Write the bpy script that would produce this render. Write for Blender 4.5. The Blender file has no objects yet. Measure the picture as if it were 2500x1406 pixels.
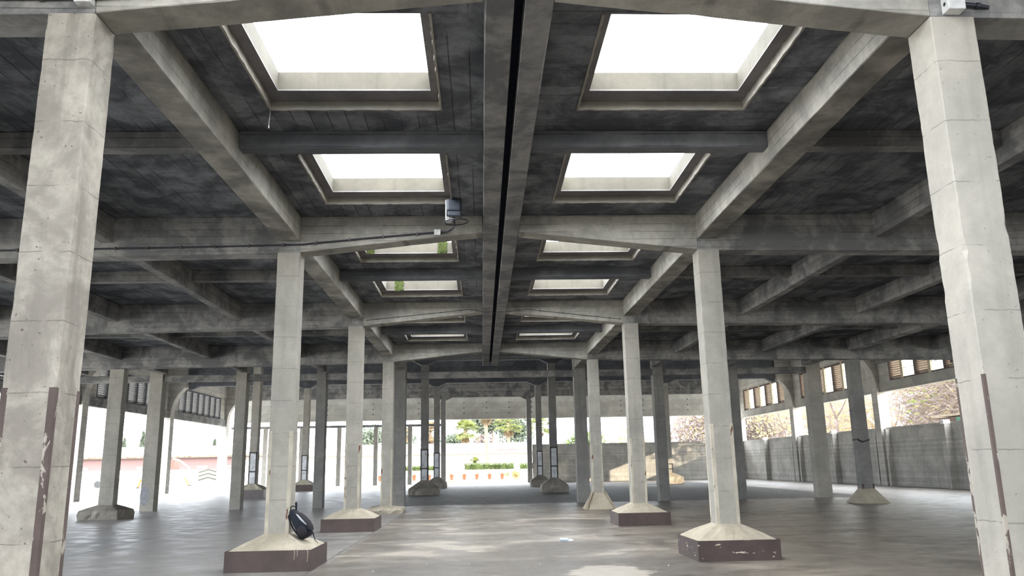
import bpy, bmesh, math, random
from mathutils import Vector, Matrix
sc = bpy.context.scene
COL = sc.collection
PI = math.pi
R = random.Random(7)

# ------------------------------------------------------------------ mesh builder
class MB:
    def __init__(s): s.v = []; s.f = []; s.m = []; s.cm = 0
    def vert(s, p): s.v.append(Vector(p)); return len(s.v) - 1
    def face(s, *i): s.f.append(tuple(i)); s.m.append(s.cm)
    def poly(s, pts): s.face(*[s.vert(p) for p in pts])
    def box(s, x0, x1, y0, y1, z0, z1):
        b = len(s.v)
        for z in (z0, z1):
            for x, y in ((x0, y0), (x1, y0), (x1, y1), (x0, y1)): s.v.append(Vector((x, y, z)))
        for q in ((3, 2, 1, 0), (4, 5, 6, 7), (0, 1, 5, 4), (1, 2, 6, 5), (2, 3, 7, 6), (3, 0, 4, 7)):
            s.face(*[b + k for k in q])
        return s
    def bbox(s, x0, x1, y0, y1, z0, z1, c):          # box with chamfered edges
        xs = (x0, x1); ys = (y0, y1); zs = (z0, z1)
        bm = bmesh.new(); bmesh.ops.create_cube(bm, size=1)
        for v in bm.verts:
            v.co = Vector(((x0 + x1) / 2 + v.co.x * (x1 - x0), (y0 + y1) / 2 + v.co.y * (y1 - y0), (z0 + z1) / 2 + v.co.z * (z1 - z0)))
        bmesh.ops.bevel(bm, geom=bm.edges[:], offset=c, segments=2, affect='EDGES', profile=.5)
        s.bm(bm); return s
    def bm(s, bm, mat=None):
        b = len(s.v)
        bm.verts.ensure_lookup_table()
        for i, v in enumerate(bm.verts): v.index = i; s.v.append((mat @ v.co) if mat else v.co.copy())
        for f in bm.faces: s.face(*[b + v.index for v in f.verts])
        bm.free(); return s
    def hexa(s, p):                                  # 8 points: bottom loop, top loop
        b = len(s.v)
        for q in p: s.v.append(Vector(q))
        for q in ((3, 2, 1, 0), (4, 5, 6, 7), (0, 1, 5, 4), (1, 2, 6, 5), (2, 3, 7, 6), (3, 0, 4, 7)):
            s.face(*[b + k for k in q])
        return s
    def loft(s, rings, cap=True, closed=True):
        base = []
        for r in rings: base.append([s.vert(p) for p in r])
        n = len(rings[0])
        for a, b in zip(base, base[1:]):
            for i in range(n if closed else n - 1):
                j = (i + 1) % n; s.face(a[i], a[j], b[j], b[i])
        if cap and closed:
            s.face(*reversed(base[0])); s.face(*base[-1])
        return s
    def rough(s, secs, amp=.006, chip=.03, pc=.12, seed=1):   # sections of four corners, ragged edges
        rr = random.Random(seed); rings = []
        cs = [amp] * 4; ev = [0] * 4; em = [0] * 4
        for sec in secs:
            ring = []
            for k in range(4):
                c = amp * (.4 + 1.2 * rr.random())
                if ev[k] > 0: ev[k] -= 1; c += em[k] * (.55 + .6 * rr.random())
                elif rr.random() < pc: ev[k] = rr.randint(1, 5); em[k] = chip * rr.random() ** 2
                cs[k] = .68 * cs[k] + .32 * c
                p = Vector(sec[k]); a = Vector(sec[k - 1]); b = Vector(sec[(k + 1) % 4])
                ring.append(p + (a - p).normalized() * cs[k]); ring.append(p + (b - p).normalized() * cs[k])
            rings.append(ring)
        return s.loft(rings)
    def tube(s, pts, r, n=8, cap=True):
        pts = [Vector(p) for p in pts]; rings = []
        rs = r if isinstance(r, (list, tuple)) else [r] * len(pts)
        prev = None
        for i, p in enumerate(pts):
            d = (pts[min(i + 1, len(pts) - 1)] - pts[max(i - 1, 0)])
            if d.length < 1e-9: d = Vector((0, 0, 1))
            d.normalize()
            if prev is None:
                a = d.orthogonal().normalized()
            else:
                a = prev - d * prev.dot(d)
                a = a.normalized() if a.length > 1e-6 else d.orthogonal().normalized()
            prev = a; b = d.cross(a)
            rings.append([p + (a * math.cos(2 * PI * k / n) + b * math.sin(2 * PI * k / n)) * rs[i] for k in range(n)])
        return s.loft(rings, cap)
    def lathe(s, prof, c=(0, 0, 0), n=20):
        c = Vector(c)
        rings = [[c + Vector((r * math.cos(2 * PI * k / n), r * math.sin(2 * PI * k / n), z)) for k in range(n)] for r, z in prof]
        return s.loft(rings)
    def build(s, name, mats, parent=None, loc=(0, 0, 0), smooth=False):
        me = bpy.data.meshes.new(name)
        L = Vector(loc)
        me.from_pydata([v - L for v in s.v], [], s.f)
        for m in (mats if isinstance(mats, (list, tuple)) else [mats]): me.materials.append(m)
        for p, k in zip(me.polygons, s.m): p.material_index = k; p.use_smooth = smooth
        bm = bmesh.new(); bm.from_mesh(me); bmesh.ops.recalc_face_normals(bm, faces=bm.faces[:]); bm.to_mesh(me); bm.free()
        o = bpy.data.objects.new(name, me); COL.objects.link(o)
        if parent is not None:
            o.parent = parent; o.location = L - parent.location if False else L
            o.location = L - Vector(parent.get('_w', (0, 0, 0)))
        else: o.location = L
        o['_w'] = tuple(L)
        return o

def tag(o, label=None, cat=None, group=None, kind=None):
    if label: o['label'] = label
    if cat: o['category'] = cat; o['kind'] = 'thing'
    if group: o['group'] = group
    if kind: o['kind'] = kind
    return o
def empty(name, loc, label, cat, group=None):
    o = bpy.data.objects.new(name, None); COL.objects.link(o); o.location = loc; o['_w'] = tuple(loc)
    o.empty_display_size = .1
    return tag(o, label, cat, group)
def copy_thing(o, delta, label=None, group=None):
    c = o.copy(); COL.objects.link(c); c.location = o.location + Vector(delta)
    c['_w'] = tuple(Vector(o['_w']) + Vector(delta))
    if label: c['label'] = label
    if group: c['group'] = group
    for ch in list(o.children):
        d = ch.copy(); COL.objects.link(d); d.parent = c
        for g in list(ch.children):
            e = g.copy(); COL.objects.link(e); e.parent = d
    return c

# ------------------------------------------------------------------ materials
class NT:
    def __init__(s, name):
        s.mat = bpy.data.materials.new(name); s.mat.use_nodes = True
        s.t = s.mat.node_tree; s.t.nodes.clear()
        s.out = s.t.nodes.new('ShaderNodeOutputMaterial')
        s.b = s.t.nodes.new('ShaderNodeBsdfPrincipled')
        s.t.links.new(s.b.outputs[0], s.out.inputs[0])
        g = s.t.nodes.new('ShaderNodeNewGeometry'); s.pos = g.outputs['Position']; s.nrm = g.outputs['Normal']
    def link(s, a, b): s.t.links.new(a, b)
    def val(s, sock, v):
        if isinstance(v, bpy.types.NodeSocket): s.link(v, sock)
        else: sock.default_value = v
    def math(s, op, a, b=0.0, c=None):
        n = s.t.nodes.new('ShaderNodeMath'); n.operation = op
        s.val(n.inputs[0], a); s.val(n.inputs[1], b)
        if c is not None: s.val(n.inputs[2], c)
        return n.outputs[0]
    def scale(s, vec, xyz):
        n = s.t.nodes.new('ShaderNodeVectorMath'); n.operation = 'MULTIPLY'
        s.val(n.inputs[0], vec); n.inputs[1].default_value = xyz; return n.outputs[0]
    def noise(s, vec, scale, detail=4, rough=.55, dist=0):
        n = s.t.nodes.new('ShaderNodeTexNoise')
        s.link(vec, n.inputs['Vector']); n.inputs['Scale'].default_value = scale
        n.inputs['Detail'].default_value = detail; n.inputs['Roughness'].default_value = rough; n.inputs['Distortion'].default_value = dist
        return n.outputs[0]
    def ramp(s, v, lo, hi, a=0.0, b=1.0):
        n = s.t.nodes.new('ShaderNodeMapRange'); s.val(n.inputs[0], v)
        n.interpolation_type = 'SMOOTHSTEP'
        n.inputs[1].default_value = lo; n.inputs[2].default_value = hi; n.inputs[3].default_value = a; n.inputs[4].default_value = b
        return n.outputs[0]
    def mix(s, f, a, b, mode='MIX'):
        n = s.t.nodes.new('ShaderNodeMix'); n.data_type = 'RGBA'; n.blend_type = mode
        s.val(n.inputs[0], f)
        for sock, v in ((n.inputs[6], a), (n.inputs[7], b)):
            if isinstance(v, bpy.types.NodeSocket): s.link(v, sock)
            else: sock.default_value = (*v, 1) if len(v) == 3 else v
        return n.outputs[2]
    def sep(s, vec=None):
        n = s.t.nodes.new('ShaderNodeSeparateXYZ'); s.link(vec or s.pos, n.inputs[0]); return n.outputs
    def white(s, v):
        n = s.t.nodes.new('ShaderNodeTexWhiteNoise'); n.noise_dimensions = '1D'; s.link(v, n.inputs['W']); return n.outputs['Value']
    def fin(s, col, rough=.85, spec=.3, bump=None, bs=.3, bd=.02, metal=0):
        s.val(s.b.inputs['Base Color'], col if isinstance(col, bpy.types.NodeSocket) else (*col, 1))
        s.val(s.b.inputs['Roughness'], rough); s.b.inputs['Specular IOR Level'].default_value = spec
        s.b.inputs['Metallic'].default_value = metal
        if bump is not None:
            n = s.t.nodes.new('ShaderNodeBump'); n.inputs['Strength'].default_value = bs; n.inputs['Distance'].default_value = bd
            s.link(bump, n.inputs['Height']); s.link(n.outputs[0], s.b.inputs['Normal'])
        return s.mat

def lines(t, comp, period, width, wob=None):
    a = comp if wob is None else t.math('ADD', comp, wob)
    a = t.math('DIVIDE', a, period)
    fr = t.math('ABSOLUTE', t.math('SUBTRACT', t.math('FRACT', a), .5))
    return t.ramp(fr, .5 - width / period, .5 - width / period * .25), t.white(t.math('FLOOR', a))

def concrete(name, light, dark, board=None, bw=.16, line=.012, lk=.55, tone=.18, streak=0.0, pits=.0, mott=(.35, .7), fine=.25, joint=None, rough=.88, ms=.9):
    t = NT(name); x, y, z = t.sep()
    n1 = t.noise(t.pos, ms, 7, .66, .4); n2 = t.noise(t.pos, 9, 8, .65); n3 = t.noise(t.pos, 70, 3, .6)
    c = t.mix(t.ramp(n1, *mott), dark, light)
    c = t.mix(t.ramp(n2, .35, .75, 0, fine), c, tuple(k * .45 for k in light), 'MIX')
    h = n2
    if streak:
        st = t.noise(t.scale(t.pos, (5, 5, .35)), 1, 5, .6)
        c = t.mix(t.ramp(st, .5, .75, 0, streak), c, tuple(k * .5 for k in dark))
    if board:
        comp = {'x': x, 'y': y, 'z': z}[board]
        wob = t.math('MULTIPLY', t.noise(t.pos, 3, 2), .015)
        l, w = lines(t, comp, bw, line, wob)
        c = t.mix(t.math('MULTIPLY', w, tone), c, tuple(k * .4 for k in dark))
        l = t.math('MULTIPLY', l, t.ramp(t.noise(t.pos, 1.3, 3), .38, .6))
        c = t.mix(t.math('MULTIPLY', l, lk), c, tuple(k * .12 for k in dark))
        h = t.math('SUBTRACT', n2, t.math('MULTIPLY', l, .8))
    if joint:
        wob = t.math('MULTIPLY', t.noise(t.pos, 9, 3), .03)
        l, w = lines(t, z, joint, .007, wob)
        l = t.math('MULTIPLY', l, t.ramp(t.noise(t.pos, 4, 2), .36, .5))
        c = t.mix(t.math('MULTIPLY', w, .12), c, dark)
        c = t.mix(t.math('MULTIPLY', l, .45), c, tuple(k * .25 for k in dark))
        h = t.math('SUBTRACT', h, t.math('MULTIPLY', l, .3))
    if pits:
        p = t.ramp(t.noise(t.pos, 30, 1, .5), .735, .77)
        c = t.mix(t.math('MULTIPLY', p, pits), c, tuple(k * .25 for k in dark))
        h = t.math('SUBTRACT', h, p)
    return t.fin(c, rough, .25, t.math('ADD', h, t.math('MULTIPLY', n3, .3)), .35, .012)

def plain(name, col, rough=.6, spec=.4, metal=0, var=.25, sc_=12):
    t = NT(name); n = t.noise(t.pos, sc_, 4)
    return t.fin(t.mix(t.ramp(n, .3, .7), tuple(k * (1 - var) for k in col), tuple(min(1, k * (1 + var * .5)) for k in col)), rough, spec, n, .15, .01, metal)

def flaky(name, col, chipc, thr, sc_=5, rough=.6, squash=(1, 1, 1)):
    t = NT(name)
    n = t.noise(t.scale(t.pos, squash), sc_, 7, .62, .4); n2 = t.noise(t.pos, 3, 5)
    c = t.mix(t.ramp(n2, .3, .75), tuple(k * .75 for k in col), tuple(k * 1.15 for k in col))
    c = t.mix(t.ramp(n, thr, thr + .03), c, chipc)
    return t.fin(c, rough, .35, n, .3, .006)

M = {}
M['col'] = concrete('column_concrete', (.37, .343, .30), (.275, .26, .23), streak=.28, pits=.35, fine=.22, joint=.5, ms=1.2)
M['colstain'] = concrete('stained_column_concrete', (.35, .32, .275), (.21, .19, .163), streak=.55, pits=.7, fine=.5, joint=.5, ms=1.6, mott=(.40, .60))
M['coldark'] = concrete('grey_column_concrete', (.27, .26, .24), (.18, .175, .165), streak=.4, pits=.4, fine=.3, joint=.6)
M['ceilx'] = concrete('board_marked_soffit', (.215, .225, .24), (.065, .07, .08), board='x', bw=.21, line=.012, lk=.6, tone=.4, mott=(.40, .62), fine=.6, ms=1.5)
M['ceily'] = concrete('cross_board_soffit', (.215, .225, .24), (.065, .07, .08), board='y', bw=.21, line=.010, lk=.55, tone=.4, mott=(.40, .62), fine=.6, ms=1.5)
M['beam'] = concrete('beam_concrete', (.29, .282, .268), (.125, .126, .128), board='z', bw=.12, line=.008, lk=.5, tone=.3, fine=.5, mott=(.40, .60), ms=1.5)
M['beamc'] = concrete('pale_beam_concrete', (.34, .322, .285), (.20, .192, .175), board='z', bw=.13, line=.008, lk=.5, tone=.25, fine=.4, mott=(.36, .64), ms=1.4)
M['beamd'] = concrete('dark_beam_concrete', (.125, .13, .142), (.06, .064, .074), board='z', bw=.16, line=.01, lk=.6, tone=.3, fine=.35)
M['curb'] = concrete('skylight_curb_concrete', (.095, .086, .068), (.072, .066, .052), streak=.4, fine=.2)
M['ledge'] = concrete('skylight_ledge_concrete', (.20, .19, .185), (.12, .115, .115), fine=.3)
M['lip'] = concrete('plaster_lip', (.36, .335, .29), (.26, .24, .21), fine=.3)
M['footing'] = concrete('footing_concrete', (.46, .41, .325), (.33, .29, .225), fine=.35, pits=.25)
M['stone'] = concrete('weathered_footing_concrete', (.33, .30, .255), (.19, .17, .145), fine=.5, pits=.6)
M['wallp'] = concrete('precast_wall_panel', (.60, .57, .51), (.40, .385, .35), board='z', bw=.115, line=.008, lk=.32, tone=.3, fine=.4, streak=.3)
M['lintel'] = concrete('lintel_concrete', (.46, .445, .40), (.32, .31, .28), board='z', bw=.42, line=.014, lk=.45, tone=.22, fine=.22)
M['steel'] = flaky('brown_painted_steel', (.075, .052, .048), (.42, .37, .29), .76)
M['steelflake'] = flaky('flaking_brown_steel', (.06, .04, .037), (.45, .40, .31), .62, 7, .6, (.7, 1, 1.6))
M['steelblue'] = plain('dull_grey_brown_steel', (.11, .09, .09), .5)
M['angle'] = flaky('cream_painted_angle_steel', (.43, .385, .31), (.10, .04, .022), .62, 9, .6, (1.5, 1.5, .5))
M['anglerust'] = flaky('rusty_angle_steel', (.085, .062, .055), (.30, .27, .23), .57, 6, .75, (1.5, 1.5, .8))
M['angledark'] = plain('dark_angle_steel', (.07, .06, .058), .6)
M['panelw'] = flaky('white_painted_panel', (.62, .63, .64), (.28, .27, .26), .6, 5)
M['daub'] = plain('faint_blue_daub', (.24, .242, .262), .7)
M['rib'] = concrete('rib_concrete', (.20, .205, .215), (.095, .10, .11), board='z', bw=.16, line=.01, lk=.6, tone=.3, fine=.35)
M['wood'] = concrete('grey_timber', (.36, .31, .235), (.24, .20, .15), fine=.4)
M['dark'] = plain('joint_filler', (.012, .015, .026), .9, .1)
M['plastic'] = plain('pale_plastic_box', (.58, .58, .57), .45)
M['cable'] = plain('black_cable', (.018, .02, .03), .5)
M['lampbox'] = plain('dark_lamp_housing', (.030, .036, .05), .45)
M['lampgrey'] = plain('pale_galvanised_bracket', (.42, .42, .41), .4, .5)
M['bag'] = plain('black_bag_fabric', (.010, .013, .021), .75, .25, 0, .3, 60)
M['bag2'] = plain('charcoal_bag_mesh', (.024, .022, .028), .8, .2, 0, .3, 60)
M['reflect'] = plain('grey_reflective_tape', (.42, .43, .46), .4)
M['frame'] = plain('brown_window_frame', (.085, .05, .038), .6)
M['framel'] = plain('cream_window_frame', (.50, .43, .29), .6)
M['slat'] = plain('weathered_louvre_slat', (.36, .30, .235), .7)
M['slatg'] = plain('grey_louvre_slat', (.22, .22, .215), .7)

def floor_mat():
    t = NT('worn_concrete_floor'); x, y, z = t.sep()
    sp = t.scale(t.pos, (.75, 1, 1))
    n1 = t.noise(sp, .55, 8, .66, .6); n2 = t.noise(sp, 2.4, 7, .68, .3); n3 = t.noise(t.pos, 22, 6, .62); n4 = t.noise(sp, 1.1, 6, .6, .8)
    c = t.mix(t.ramp(n2, .32, .68), (.125, .104, .084), (.205, .175, .143))
    c = t.mix(t.ramp(n1, .49, .58, 0, .7), c, (.075, .061, .048))
    c = t.mix(t.ramp(n4, .56, .62, 0, .45), c, (.085, .07, .056))
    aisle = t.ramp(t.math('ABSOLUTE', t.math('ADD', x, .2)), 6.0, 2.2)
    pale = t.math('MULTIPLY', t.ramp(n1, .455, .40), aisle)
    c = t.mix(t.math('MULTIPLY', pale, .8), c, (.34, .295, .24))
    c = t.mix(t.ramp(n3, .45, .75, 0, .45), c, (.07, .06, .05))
    c = t.mix(t.math('MULTIPLY', t.ramp(x, -2.74, -2.80), .55), c, t.mix(t.ramp(n2, .35, .65), (.19, .185, .18), (.30, .295, .285)))  # left slab, lightened in colour to stand in for reflected sky light
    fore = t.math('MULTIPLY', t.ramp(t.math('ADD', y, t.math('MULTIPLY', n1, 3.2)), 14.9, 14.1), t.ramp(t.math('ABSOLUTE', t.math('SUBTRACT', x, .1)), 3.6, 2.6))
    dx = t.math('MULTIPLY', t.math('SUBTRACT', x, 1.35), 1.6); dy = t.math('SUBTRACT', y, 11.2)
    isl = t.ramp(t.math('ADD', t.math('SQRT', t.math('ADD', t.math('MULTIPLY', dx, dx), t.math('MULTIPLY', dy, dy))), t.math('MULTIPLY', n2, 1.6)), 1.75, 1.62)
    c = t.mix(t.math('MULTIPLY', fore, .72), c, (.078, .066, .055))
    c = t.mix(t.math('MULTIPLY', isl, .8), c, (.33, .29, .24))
    # dark rough patch of old tarmac under the far portals
    wx = t.math('ADD', x, t.math('MULTIPLY', n2, .5)); wy = t.math('ADD', y, t.math('MULTIPLY', n2, 1.0))
    m = t.math('MULTIPLY', t.ramp(t.math('ABSOLUTE', t.math('SUBTRACT', wx, 5.6)), 9.9, 9.3), t.math('MULTIPLY', t.ramp(wy, 31.2, 31.9), t.ramp(wy, 66, 60)))
    tar = t.mix(t.ramp(t.noise(t.pos, 5, 6, .7), .35, .7), (.045, .044, .044), (.13, .128, .125))
    c = t.mix(t.math('MULTIPLY', m, .85), c, tar)
    # darker recast panel at the side
    p = t.math('MULTIPLY', t.math('MULTIPLY', t.ramp(x, -7.64, -7.66), t.ramp(x, -13, -12.9)), t.math('MULTIPLY', t.ramp(y, 15.2, 15.25), t.ramp(y, 18.9, 18.85)))
    c = t.mix(t.math('MULTIPLY', p, .6), c, (.13, .13, .13))
    # casting joints
    j1 = t.ramp(t.math('ABSOLUTE', t.math('ADD', x, 7.65)), .028, .010)
    j2 = t.ramp(t.math('ABSOLUTE', t.math('SUBTRACT', y, 12.85)), .025, .008)
    j2 = t.math('MULTIPLY', j2, t.ramp(x, 4.0, 4.1))
    j3 = t.ramp(t.math('ABSOLUTE', t.math('ADD', x, t.math('ADD', 2.75, t.math('MULTIPLY', n2, .15)))), .03, .01)
    j4 = t.math('MULTIPLY', t.ramp(t.math('ABSOLUTE', t.math('SUBTRACT', y, 15.2)), .02, .008), t.ramp(x, -4, -4.2))
    jj = t.math('MAXIMUM', t.math('MAXIMUM', j1, j2), t.math('MAXIMUM', j3, j4))
    c = t.mix(t.math('MULTIPLY', jj, .75), c, (.05, .046, .04))
    r = t.math('ADD', t.ramp(n2, .3, .7, .33, .56), t.math('MULTIPLY', m, .22))
    return t.fin(c, r, .5, t.math('SUBTRACT', t.math('ADD', n3, t.math('MULTIPLY', n2, 1.2)), jj), .25, .01)
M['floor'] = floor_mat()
def ground_mat():
    t = NT('pale_gravel_ground'); n = t.noise(t.pos, .8, 6); n2 = t.noise(t.pos, 12, 4)
    c = t.mix(t.ramp(n, .3, .7), (.38, .36, .33), (.50, .48, .44)); c = t.mix(t.ramp(n2, .5, .8, 0, .3), c, (.25, .23, .2))
    return t.fin(c, .9, .2, n2, .3, .02)
M['ground'] = ground_mat()
M['grass'] = plain('dry_grass', (.20, .24, .07), .9, .1, 0, .5, 3)
M['terra'] = plain('terracotta', (.15, .05, .022), .75, .2)
def leafm(name, col, var=.4):
    t = NT(name); n = t.noise(t.pos, 2.5, 3)
    c = t.mix(t.ramp(n, .3, .7), tuple(k * (1 - var) for k in col), tuple(min(1, k * (1 + var)) for k in col))
    m = t.fin(c, .7, .15)
    tl = t.t.nodes.new('ShaderNodeBsdfTranslucent'); t.link(c, tl.inputs[0])
    mx = t.t.nodes.new('ShaderNodeMixShader'); mx.inputs[0].default_value = .45
    t.link(t.b.outputs[0], mx.inputs[1]); t.link(tl.outputs[0], mx.inputs[2]); t.link(mx.outputs[0], t.out.inputs[0])
    return m
M['leafd'] = leafm('dark_green_leaves', (.085, .10, .075))
M['leafg'] = leafm('hedge_leaves', (.075, .10, .035))
M['moss'] = leafm('dull_moss', (.055, .07, .02))
M['leafy'] = leafm('yellow_green_fronds', (.125, .14, .045))
M['leafo'] = leafm('yellow_autumn_leaves', (.36, .27, .09))
M['twig'] = leafm('bare_pinkish_twigs', (.185, .15, .135), .25)
M['dryf'] = leafm('dry_palm_fronds', (.15, .11, .065))
M['trunk'] = plain('tree_bark', (.20, .155, .115), .9, .1)
M['trunkp'] = plain('pale_palm_bark', (.15, .115, .085), .9, .1)
M['whitew'] = plain('whitewashed_wall', (.78, .77, .74), .8, .2, 0, .08)
M['brownb'] = plain('brown_red_cladding', (.105, .062, .06), .7)
M['tile'] = plain('mossy_coping_tiles', (.10, .078, .058), .85, .2, 0, .5, 3)
M['roofg'] = plain('pale_roof_sheet', (.60, .58, .55), .6)
M['orange'] = plain('orange_plastic', (.42, .075, .018), .5)
M['yellow'] = plain('yellow_sign_face', (.40, .36, .10), .5)
M['black'] = plain('black_paint', (.02, .02, .02), .5)
M['red'] = plain('faded_red_paint', (.22, .035, .025), .6)
M['van'] = plain('pale_blue_car_paint', (.45, .55, .68), .3, .6)
M['green'] = plain('green_sheet', (.05, .20, .14), .5)
M['metalw'] = plain('white_metal', (.72, .72, .70), .5)
def glass(name, tint=(.9, .95, 1), a=.12):
    t = NT(name)
    tr = t.t.nodes.new('ShaderNodeBsdfTransparent'); tr.inputs[0].default_value = (*tint, 1)
    gl = t.t.nodes.new('ShaderNodeBsdfGlossy'); gl.inputs['Roughness'].default_value = .1
    mx = t.t.nodes.new('ShaderNodeMixShader'); mx.inputs[0].default_value = a
    tl = t.t.nodes.new('ShaderNodeBsdfTranslucent'); tl.inputs[0].default_value = (.85, .88, .9, 1); m2 = t.t.nodes.new('ShaderNodeMixShader'); m2.inputs[0].default_value = .55; t.link(tr.outputs[0], m2.inputs[1]); t.link(tl.outputs[0], m2.inputs[2]); t.link(m2.outputs[0], mx.inputs[1]); t.link(gl.outputs[0], mx.inputs[2]); t.link(mx.outputs[0], t.out.inputs[0])
    return t.mat
M['glass'] = glass('dusty_glass', (.82, .86, .86), .1)
def bottle_mat():
    t = NT('pale_blue_bottle_plastic')
    t.b.inputs['Transmission Weight'].default_value = .35
    return t.fin((.62, .74, .88), .2, .5)
M['bottle'] = bottle_mat()

# ------------------------------------------------------------------ grid of the shed
W = 3.265; CW = .361; CD = .34                      # aisle face of the columns, column section
XC = W + CW / 2
Y1 = 5.578; D = 7.0
FY = [Y1 + D * k for k in (-1, 0, 1, 2, 3)]         # front faces of the transverse frames
SO = 5.48                                           # soffit of the roof slab
ZL = 5.06; ZM = 5.26                                # undersides of long and mid beams
HL, HR = -21.25, 21.3                                # extent of the first hall
YB, YE = -8.7, 30.6
def zside(x): return 4.87 - .011 * (abs(x) - 3.3)
def zcen(x): return 4.88 + (5.20 - 4.88) * (W - max(.28, abs(x))) / (W - .28)
nth = {1: 'first', 2: 'second', 3: 'third', 4: 'fourth', 5: 'fifth', 0: 'zeroth'}

# floor
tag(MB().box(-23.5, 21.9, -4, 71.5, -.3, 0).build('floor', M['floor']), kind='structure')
tag(MB().box(-400, 400, -200, 700, -.8, -.302).box(-400, -23.5, -200, 700, -.4, -.04).box(21.9, 400, -200, 700, -.4, -.04)
    .box(-23.5, 21.9, 71.5, 700, -.4, -.015).box(-23.5, 21.9, -200, -4, -.4, -.04).build('ground', M['ground']), kind='structure')

# ceiling slab with the skylight openings
SKX = ((-2.74, -.765), (.80, 2.78))
skys = []
for b in range(4):
    y0 = FY[b]
    for y in (y0 + .95, y0 + 4.32):
        for sx in SKX: skys.append((b, sx, (y, y + 2.02)))
def slab():
    mb = MB(); T = .1
    mb.cm = 0
    mb.box(HL, -3.5, YB, YE, SO, SO + T); mb.box(3.5, HR, YB, YE, SO, SO + T)
    for s, (a, b) in zip((-1, 1), SKX):
        mb.cm = 0 if s < 0 else 1
        x0, x1 = (-3.5, 0) if s < 0 else (0, 3.5)
        mb.box(x0, a, YB, YE, SO, SO + T); mb.box(b, x1, YB, YE, SO, SO + T)
        ys = sorted(set(k[2] for k in skys)); c = YB
        for (p, q) in ys: mb.box(a, b, c, p, SO, SO + T); c = q
        mb.box(a, b, c, YE, SO, SO + T)
    return mb
tag(slab().build('ceiling', [M['ceilx'], M['ceily']]), kind='structure')

# skylights
sidew = {0: 'left', 1: 'right'}
for i, (b, (xa, xb), (ya, yb)) in enumerate(skys):
    if b == 0: continue
    s = 0 if xa < 0 else 1; k = i % 4 // 2
    ix0, ix1 = (xa + .16, xb - .115) if s == 0 else (xa + .115, xb - .16)
    iy0, iy1 = ya + .16, yb - .30
    zl = SO + .085
    cx, cy = (xa + xb) / 2, (ya + yb) / 2
    bay = ('over the camera', 'first bay', 'second bay', 'third bay')[b]
    extra = {(1, 0, 0): ', thread hanging at its corner', (2, 0, 0): ', green moss at both ends', (2, 0, 1): ', mossy patch on its back face', (1, 0, 1): ', grey lamp below it', (1, 1, 0): ', water stains on its back face'}.get((b, s, k), '')
    lab = '%s skylight %s of the slot, %s%s' % (('nearer', 'farther')[k], ('left', 'right')[s], bay, extra)
    t = empty('skylight', (cx, cy, SO), lab, 'skylight', 'skylights along the central aisle')
    m = MB(); e = .0
    for (p, q, r, u) in ((xa - .3, ix0, ya - .3, yb + .3), (ix1, xb + .3, ya - .3, yb + .3), (ix0, ix1, ya - .3, iy0), (ix0, ix1, iy1, yb + .3)):
        m.box(p, q, r, u, SO + .1, SO + .13)
    led = MB()
    for (p, q, r, u) in ((xa + .003, ix0, ya + .003, yb - .003), (ix1, xb - .003, ya + .003, yb - .003), (ix0, ix1, ya + .003, iy0), (ix0, ix1, iy1, yb - .003)):
        led.box(p, q, r, u, zl, SO + .1)
    led.build('frame', M['ledge'], t, (cx, cy, SO))
    ht = 5.79
    for (p, q, r, u) in ((ix0 - .12, ix0, iy0 - .12, iy1 + .12), (ix1, ix1 + .12, iy0 - .12, iy1 + .12), (ix0, ix1, iy0 - .12, iy0), (ix0, ix1, iy1, iy1 + .12)):
        m.box(p, q, r, u, SO + .13, ht)
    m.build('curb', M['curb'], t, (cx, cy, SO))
    lip = MB(); rr = random.Random(i)                     # plaster lip round the recess, chipped
    n = 26
    def strip(p0, p1, inn):
        secs = []
        for q in range(n + 1):
            c = Vector(p0).lerp(Vector(p1), q / n); w = .018 + .012 * rr.random(); h = .012 + .01 * rr.random()
            a = c; bb = c + Vector(inn) * w
            secs.append([(a.x, a.y, SO + .085), (bb.x, bb.y, SO + .085), (bb.x, bb.y, SO - h), (a.x, a.y, SO - h)])
        lip.loft(secs)
    strip((xa, ya, 0), (xa, yb, 0), (1, 0, 0)); strip((xb, ya, 0), (xb, yb, 0), (-1, 0, 0)); strip((xa, yb, 0), (xb, yb, 0), (0, -1, 0))
    lip.build('lip', M['lip'], t, (cx, cy, SO))
    if (b, s) == (2, 0):
        rm = random.Random(3 + k)
        xs = ((ix0, .10), (ix1 - .3, .12)) if k == 0 else ((ix0 + .2, .13),)
        for x0, wd in xs:
            ms = MB()
            for q in range(200):
                x = x0 + wd * (rm.random() + .1) * 1.3; z = SO + .09 + .22 * rm.random() ** .8; r = .012 + .02 * rm.random()
                y = iy1 - .004 - .015 * rm.random()
                ms.poly([(x - r, y, z - r), (x + r, y + .003, z - r * .6), (x + r * .6, y - .01, z + r), (x - r * .8, y + .002, z + r * .7)])
            ms.build('moss', M['moss'], t, (cx, cy, SO))

# ridge: two longitudinal beams with the open expansion joint between them
for s, (a, b) in ((-1, (-.285, -.035)), (1, (.055, .295))):
    n = 180; secs = []
    for k in range(n + 1):
        y = YB + (YE - YB) * k / n
        secs.append([(a, y, 5.2), (b, y, 5.2), (b, y, SO), (a, y, SO)])
    o = MB().rough(secs, .006, .02, .1, 11 + s).build('ceiling_ridge_beam', M['beam'], None, (s * .15, YE / 2, 5.2))
    tag(o, 'long ridge beam on the %s of the dark slot running down the ceiling' % ('left' if s < 0 else 'right side'), 'beam', 'ridge beams beside the slot')
o = MB().box(-.035, .055, YB, YE, 5.36, SO).build('ceiling_joint_filler', M['dark'], None, (0, YE / 2, 5.36))
tag(o, 'dark strip closing the slot between the two ridge beams', 'joint')

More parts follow.
